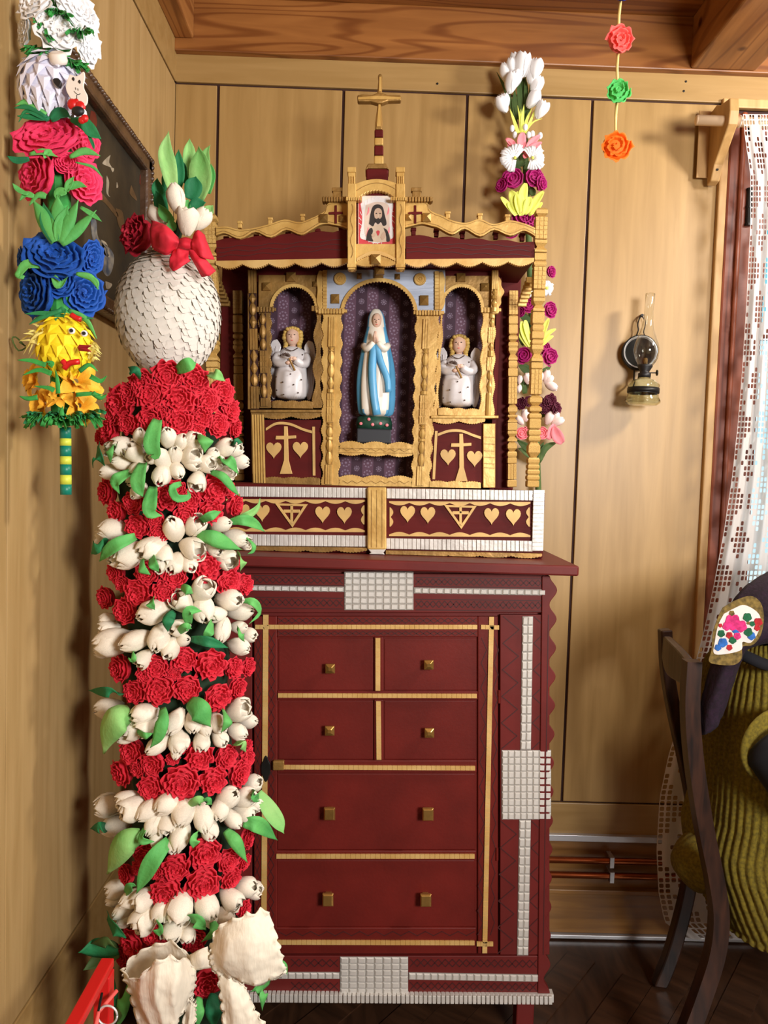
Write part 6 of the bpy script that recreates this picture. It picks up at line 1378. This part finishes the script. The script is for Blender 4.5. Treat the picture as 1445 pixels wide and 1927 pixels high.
# ------------------------------------------------------------------ curtain rod, bracket, lace curtain
YR2 = 1.955
rod = thing('curtain_rod', 'pale round wooden curtain rod poking out left of the window', 'curtain rod', W(1345, 225, YR2))
a = W(1311, 226, YR2); MB().tube([a, Vector((1.95, YR2, a.z))], .0125, 18).build('rod', 'rod_wood', rod, smooth=True)
MB().ell(a, .004, .0122, .0122, 12, 8).build('rod_end', 'rod_wood', rod, smooth=True)
cW = lambda x, y: (1100+x/4.0145, y/4.0146)
brk = thing('curtain_bracket', 'shaped wooden bracket carrying the curtain rod above the window casing', 'bracket', W(1370, 240, YW-.02))
o_ = [(960,760),(1020,745),(1075,765),(1130,765),(1150,800),(1150,880),(1140,960),(1105,1060),(1060,1140),(1030,1240),(960,1240)]
bx_ = W(*cW(1080, 900), YR2).x
# side profile lies in the y-z plane: from the wall out past the rod
zr = a.z; pf = [(YW-.015,zr+.055),(YW-.05,zr+.06),(YW-.07,zr+.05),(YR2-.03,zr+.042),(YR2-.035,zr+.01),(YR2-.03,zr-.02),(YR2+.0,zr-.05),(YW-.055,zr-.09),(YW-.038,zr-.125),(YW-.015,zr-.13)]
MB().ext([Vector((bx_-.011, y, z)) for y, z in pf], [Vector((bx_+.013, y, z)) for y, z in pf]).build('bracket_board', 'bracket_wood', brk, bevel=.003)
MB().box(bx_-.04, bx_+.012, YW-.018, YW-.0145, zr-.11, zr+.06).build('bracket_plate', 'bracket_wood', brk, bevel=.001)
MB().lathe([(.004,0),(.003,.001)], (bx_-.0, YW-.05, zr-.1), 8, ax=(0,-1,0)).build('screw', 'iron', brk)
edge = [(215,1398),(260,1402),(300,1408),(330,1412),(420,1412),(560,1405),(700,1396),(800,1388),(900,1377),(1000,1362),(1100,1343),(1180,1326),(1260,1305),(1340,1283),(1420,1258),(1500,1241),(1600,1235),(1680,1239),(1735,1250),(1765,1290)]
nu, nv = 110, 90; G_, UV = [], []
for i in range(nu):
    py = lerp(215, 1765, i/(nu-1)); t = i/(nu-1)
    for (y0, x0), (y1, x1) in zip(edge, edge[1:]):
        if y0 <= py <= y1: xl = lerp(x0, x1, (py-y0)/(y1-y0)); break
    Yc = lerp(1.936, 1.94, t); row, ur = [], []
    xr = lerp(1560, 1600, t)
    for j in range(nv):
        v = j/(nv-1); px = lerp(xl, xr, v); amp = .010*min(1, t*3+.15)
        bow_ = max(0, (py-1700)/65)*12*math.sin(PI*min(1, v*3)) if py > 1700 else 0
        p = W(px, py+bow_*.4, Yc+amp*math.sin(v*PI*15+t*2.5)); row.append(p); ur.append((v*30, t*150))
    G_.append(row); UV.append(ur)
cur = MB(); cur.grid(G_, 0, UV); co_ = cur.build('lace_curtain', 'lace', smooth=True); tag(co_, 'white crocheted lace curtain hanging over the window behind the chair', 'curtain')
hg = MB()
for i in range(12): hg.lathe([(.0138, -.0012), (.0155, 0), (.0138, .0012)], (bx_+.03+i*.05, YR2, zr), 14, ax=(1,0,0))
o = hg.build('curtain_heading', 'lace', None, smooth=True); 
attach(o, co_); o['kind'] = 'stuff'
# ------------------------------------------------------------------ chair
def sweep(pts, w, d, n=26, name='leg', mat='chair_wood', par=None, wdir=Vector((1,0,0))):
    P = cat(pts, n); m = MB(); rr = []
    for i, p in enumerate(P):
        tg = (P[min(i+1, n-1)]-P[max(i-1, 0)]).normalized(); s_ = (wdir-tg*wdir.dot(tg)).normalized(); q = tg.cross(s_)
        ww = w[0]+(w[1]-w[0])*i/(n-1) if isinstance(w, tuple) else w
        rr.append([p+s_*ww/2+q*d/2, p+s_*ww/2-q*d/2, p-s_*ww/2-q*d/2, p-s_*ww/2+q*d/2])
    m.rings(rr)
    for v in m.v: v.z = max(v.z, 0.0)
    return m.build(name, mat, par, bevel=.004)
YC1, YC2 = 1.53, 1.845
chair = thing('wooden_chair', 'worn dark brown wooden chair with curved back posts near the window', 'chair', (.88, 1.68, 0))
near = [W(x, y, YC1) for x, y in ((1302,1243),(1298,1330),(1305,1430),(1323,1550),(1343,1650),(1352,1720),(1345,1790),(1320,1870),(1290,1950),(1255,2030),(1222,2102))]
far = [W(x, y, YC2) for x, y in ((1251,1184),(1255,1260),(1268,1340),(1288,1430),(1303,1510),(1307,1580),(1300,1640),(1286,1710),(1264,1790),(1238,1872))]
f_end = far[-1]; far[-1] = f_end+Vector((0, 0, -f_end.z)) if f_end.z < .05 else f_end
sweep(near, (.030, .036), .03, 40, 'back_post', par=chair); sweep(far, (.028, .034), .03, 40, 'back_post', par=chair)
# crest rail between the posts
n0 = near[0]+Vector((0, 0, -.02)); f0 = far[0]+Vector((0, 0, -.035)); cr2 = MB(); mid = (n0+f0)/2+Vector((-.012, 0, 0)); P = cat([f0+Vector((.0,-.012,0)), mid, n0+Vector((0,.014,0))], 12)
cr2.rings([[p+Vector((-.009,0,.02+.014*math.sin(PI*i/11))), p+Vector((.009,0,.02+.014*math.sin(PI*i/11))), p+Vector((.009,0,-.035-.008*math.sin(PI*i/11))), p+Vector((-.009,0,-.035-.008*math.sin(PI*i/11)))] for i, p in enumerate(P)]); cr2.build('crest_rail', 'chair_wood', chair, bevel=.004)
zs = .44; xsb = W(1340, 1690, YC1).x
st = [(xsb+.04, YC1+.025), (xsb+.40, YC1+.01), (xsb+.42, YC2+.02), (W(1303, 1510, YC2).x+.02, YC2-.005)]
MB().ext([Vector((x, y, zs)) for x, y in st], [Vector((x, y, zs-.022)) for x, y in st]).build('seat', 'chair_wood', chair, bevel=.006)
for y in (YC1+.04, YC2+.0): MB().box(xsb+(.06 if y < 1.7 else .11), xsb+.38, y-.01, y+.01, .355, zs-.022).build('apron', 'chair_wood', chair, bevel=.003)
for y in (YC1-.01, YC2): sweep([Vector((xsb+.37, y, zs-.022)), Vector((xsb+.385, y, .2)), Vector((xsb+.39, y, 0))], (.034, .026), .03, 8, 'front_leg', par=chair)
MB().tube([Vector((xsb+.37, YC1, .2)), Vector((xsb+.37, YC2, .2))], .011, 10).build('stretcher', 'chair_wood', chair)
# ------------------------------------------------------------------ seated figure in a headscarf (facing the window side)
YS2 = 1.66
per = thing('person', 'seated person in olive ribbed vest and purple floral headscarf on wooden chair', 'person', (.95, YS2, zs))
lx = lambda px, py: W(px, py, 1.6).x
zof = lambda py, Y=1.52: W(1420, py, Y).z
bx0 = lx(1352, 1450)
hipx = bx0+.15
J = {'pelvis': (hipx+.02, YS2, zs+.09), 'chest': (hipx+.03, YS2, zs+.30), 'neck': (hipx+.06, YS2, .90), 'head': (hipx+.10, YS2, .965), 'top': (hipx+.12, YS2, 1.03)}
vs_, es_, rad = [], [], []
def jn(p, r): vs_.append(p); rad.append(r); return len(vs_)-1
a0 = jn(J['pelvis'], (.115, .1)); a1 = jn(J['chest'], (.12, .1)); a2 = jn(J['neck'], (.045, .045)); a3 = jn(J['head'], (.075, .07)); a4 = jn(J['top'], (.06, .055)); es_ += [(a0,a1),(a1,a2),(a2,a3),(a3,a4)]
for s_ in (-1, 1):
    h = jn((hipx+.12, YS2+s_*.09, zs+.085), (.07, .07)); k_ = jn((hipx+.42, YS2+s_*.09, zs+.07), (.052, .052)); an = jn((hipx+.44, YS2+s_*.09, .09), (.035, .035)); to = jn((hipx+.56, YS2+s_*.09, .045), (.032, .03)); es_ += [(a0,h),(h,k_),(k_,an),(an,to)]
    sh_ = jn((hipx+.05, YS2+s_*.145, .80), (.055, .055)); el = jn((hipx+.16, YS2+s_*.17, .64), (.042, .042)); wr = jn((hipx+.34, YS2+s_*.08, .62), (.028, .028)); es_ += [(a1,sh_),(sh_,el),(el,wr)]
me = bpy.data.meshes.new('body'); me.from_pydata(vs_, es_, []); me.materials.append(MATS['dark_cloth']); body = bpy.data.objects.new('body', me); col.objects.link(body)
sk = body.modifiers.new('skin', 'SKIN'); 
for i, r in enumerate(rad): me.skin_vertices[0].data[i].radius = r
me.skin_vertices[0].data[0].use_root = True; sk.use_smooth_shade = True
sbm = body.modifiers.new('sub', 'SUBSURF'); sbm.levels = 2; sbm.render_levels = 2
attach(body, per)
hf = Vector(J['head'])
MB().ell(hf+Vector((.012, 0, .0)), .068, .066, .092, 18, 14).build('face', 'skin_doll', per, smooth=True)
MB().ell(hf+Vector((.08, 0, -.01)), .014, .01, .02, 8, 6).build('nose', 'skin_doll', per, smooth=True)
for s_ in (-1, 1):
    MB().ell(hf+Vector((.072, s_*.027, .012)), .006, .011, .006, 8, 6).build('eye', 'ink', per)
    hc = Vector((hipx+.38, YS2+s_*.07, .62)); hm = MB(); hm.ell(hc, .04, .026, .016, 12, 8)
    for j in range(4): hm.tube([hc+Vector((.03, (j-1.5)*.012, 0)), hc+Vector((.065, (j-1.5)*.012, -.004)), hc+Vector((.085-.004*abs(j-1), (j-1.5)*.011, -.018))], [.008, .0075, .006], 8)
    hm.tube([hc+Vector((0, -s_*.02, 0)), hc+Vector((.03, -s_*.038, -.004)), hc+Vector((.05, -s_*.036, -.012))], [.009, .008, .006], 8)
    hm.build('hand', 'skin_doll', per, smooth=True)
MB().ell(hf+Vector((.07, 0, -.045)), .006, .018, .005, 8, 6).build('mouth', 'coral', per)
# ribbed vest: loft with real ribs
lv = [(1232,1412,.09,.075),(1262,1392,.12,.11),(1310,1368,.15,.155),(1400,1352,.165,.17),(1500,1346,.165,.165),(1580,1338,.17,.165),(1650,1322,.18,.17),(1720,1336,.19,.178),(1770,1352,.195,.186),(1797,1366,.19,.19)]
NV = 380; rr = []
ks = cat([Vector((a, b_, c)) for a, b_, c, d_ in lv], 46); ks2 = cat([Vector((d_, 0, 0)) for a, b_, c, d_ in lv], 46)
for i, kv in enumerate(ks):
    py, px, rx = kv; ry = ks2[i].x; Yc = YS2-.005; cxv = lx(px, py)+rx; z = W(1420, py, 1.49).z; ring = []
    for k in range(NV):
        a = 2*PI*k/NV; rb = .0062*abs(math.sin(a*38+.8*math.sin(i*.12)))**.7+.0008*math.sin(i*2.2); hem = .006 if i > 43 else 0
        sq = 1.0; e_ = 2.6
        ca, sa = math.cos(a), math.sin(a); q = (abs(ca)**e_+abs(sa)**e_)**(-1/e_)
        ring.append(Vector((cxv+(rx+rb+hem)*q*ca, Yc+(ry+rb+hem)*q*sa, z+.006*math.sin(a*3))))
    rr.append(ring)
MB().rings(rr, False).build('knitted_vest', 'knit', per, smooth=True)
bl = MB(); c = W(1290, 1622, 1.63); rr = []
for i in range(9):
    u = i/8; r = .058*math.sin(PI*(.12+.78*u))
    rr.append([c+Vector((.075-.10*u, 0, 0))+Vector((0, math.cos(2*PI*k/72)*r*1.2, math.sin(2*PI*k/72)*r))*(1+.04*abs(math.sin(k*PI/4))) for k in range(72)])
bl.rings(rr).build('vest_fold', 'knit', per, smooth=True)
sl = [W(1450, 1395, 1.478), W(1470, 1420, 1.462), W(1520, 1500, 1.45), W(1600, 1540, 1.47)]
MB().tube(cat(sl, 10), [.056, .064, .066, .064, .06, .056, .052, .048, .042, .036], 20).build('sleeve', 'dark_cloth', per, smooth=True)
MB().lathe([(.072,-.004),(.078,0),(.072,.004)], W(1456, 1402, 1.474), 28, ax=(.25,-1,-.1)).build('armhole_band', 'knit', per, smooth=True)
MB().tube(cat([W(1388,1228,1.55), W(1410,1238,1.53), W(1445,1252,1.525), W(1480,1250,1.55)], 12), .012, 10).build('collar', 'dark_cloth', per, smooth=True)
# scarf
pbr('scarf', S(32,11,32), .9, var=.35, vscale=90, bump=.3, bscale=200)
sg = [[(1448,1074,1.62),(1500,1060,1.6),(1560,1075,1.6),(1600,1120,1.62)],[(1398,1108,1.56),(1460,1110,1.51),(1540,1120,1.5),(1600,1160,1.52)],[(1362,1162,1.54),(1430,1170,1.485),(1490,1180,1.475),(1540,1200,1.5)],[(1340,1240,1.53),(1375,1235,1.49),(1400,1222,1.49),(1420,1215,1.52)],[(1320,1318,1.53),(1345,1310,1.5),(1372,1290,1.505),(1392,1250,1.53)],[(1312,1386,1.545),(1328,1382,1.52),(1348,1368,1.52),(1362,1340,1.54)]]
scf = MB().grid(sheet(sg, 40, 24, .004, 3)).build('headscarf', 'scarf', per, smooth=True, solid=.002)
back_ = [[(x, y, 2*YS2-Y+.02) for x, y, Y in r] for r in sg[:4]]
MB().grid(sheet(back_, 24, 20, .003, 5)).build('scarf_far_side', 'scarf', scf, smooth=True, solid=.002)
dm = MB(); dm.ell(hf+Vector((-.02, 0, .03)), .10, .098, .105, 22, 14); dm.build('scarf_crown', 'scarf', scf, smooth=True)
YF = 1.474
def fl(name, mat, pts, Y, n=5):
    q = cat([Vector((x, 0, y)) for x, y in pts]+[Vector((pts[0][0], 0, pts[0][1]))], len(pts)*n)[:-1]
    return MB().prism([(v.x, v.z) for v in q], Y, .0012).build(name, mat, scf)
cS = lambda x, y: (1000+x/3.247, 900+y/3.248)
pbr('scarf_gold', S(112,92,44), .9, var=.5, vscale=110); pbr('scarf_white', S(226,216,212), .9); pbr('scarf_pink', S(206,44,116), .9, var=.3, vscale=120); pbr('scarf_blue', S(40,96,170), .9, var=.3, vscale=120); pbr('scarf_leaf', S(20,92,58), .9, var=.3, vscale=120); pbr('scarf_red', S(170,30,40), .9, var=.3, vscale=120)
fl('printed_border', 'scarf_gold', [cS(*p) for p in ((1170,790),(1250,745),(1340,720),(1400,760),(1420,850),(1400,960),(1350,1020),(1290,1030),(1285,1100),(1240,1140),(1150,1140),(1085,1120),(1100,1050),(1110,940),(1140,850))], YF)
fl('printed_field', 'scarf_white', [cS(*p) for p in ((1175,830),(1240,795),(1300,775),(1370,810),(1400,860),(1385,940),(1340,1005),(1290,1000),(1280,1050),(1180,1075),(1115,1070),(1120,1000),(1140,900))], YF-.001)
rd = random.Random(5)
for x, y, r, mt in ((1230,880,48,'scarf_pink'),(1280,905,36,'scarf_pink'),(1195,905,26,'scarf_pink'),(1258,965,22,'scarf_pink'),(1170,1005,28,'scarf_blue'),(1140,1035,20,'scarf_blue'),(1345,965,24,'scarf_blue'),(1250,930,22,'scarf_blue'),(1320,850,26,'scarf_leaf'),(1325,940,26,'scarf_leaf'),(1230,990,22,'scarf_leaf'),(1160,950,22,'scarf_leaf'),(1350,890,16,'scarf_leaf'),(1385,880,26,'scarf_red'),(1380,915,18,'scarf_red'),(1210,960,20,'scarf_red'),(1210,1035,18,'scarf_red'),(1155,900,12,'scarf_red'),(1325,885,10,'scarf_gold'),(1225,825,16,'scarf_gold')):
    fl('printed_flower', mt, [cS(x+r*(1+.1*math.sin(a*5))*math.cos(a), y+r*(1+.1*math.sin(a*5))*math.sin(a)) for a in [2*PI*i/20 for i in range(20)]], YF-.0022-.0003*rd.random(), 1)
# ------------------------------------------------------------------ red rack at the lower left
zr_ = .49
T = WZ(203, 1802, zr_); B = WZ(150, 1927, zr_)
rack = thing('red_rack', 'low red painted metal rack rail at lower left beside the tall palm', 'rack', (T.x, .95, 0))
x0, x1 = T.x-.012, T.x+.012
MB().box(x0+.002, x1-.002, .66, T.y, zr_-.014, zr_).build('top_rail', 'red_bright', rack, bevel=.002)
for y in (.68, T.y-.016): MB().box(x0, x1, y-.012, y+.012, 0, zr_-.014).build('leg', 'red_bright', rack, bevel=.002)
MB().box(x0+.004, x1-.004, .66, T.y-.02, .1, .12).build('stretcher', 'red_bright', rack, bevel=.002)
MB().tube([W(220, 1864, T.y-.03), W(185, 1905, T.y-.06), W(180, 1935, T.y-.09)], .003, 8).build('hook_arm', 'coral', rack, smooth=True)
c = W(202, 1911, T.y-.06); MB().tube([c+(RT*math.cos(a)-DN*math.sin(a))*.0145 for a in [2*PI*i/24 for i in range(25)]], .0016, 8).build('ring', 'steel', rack, smooth=True)
MB().tube([Vector((x1, c.y, zr_-.015)), c+RT*-.0145], .002, 6).build('ring_link', 'iron', rack)
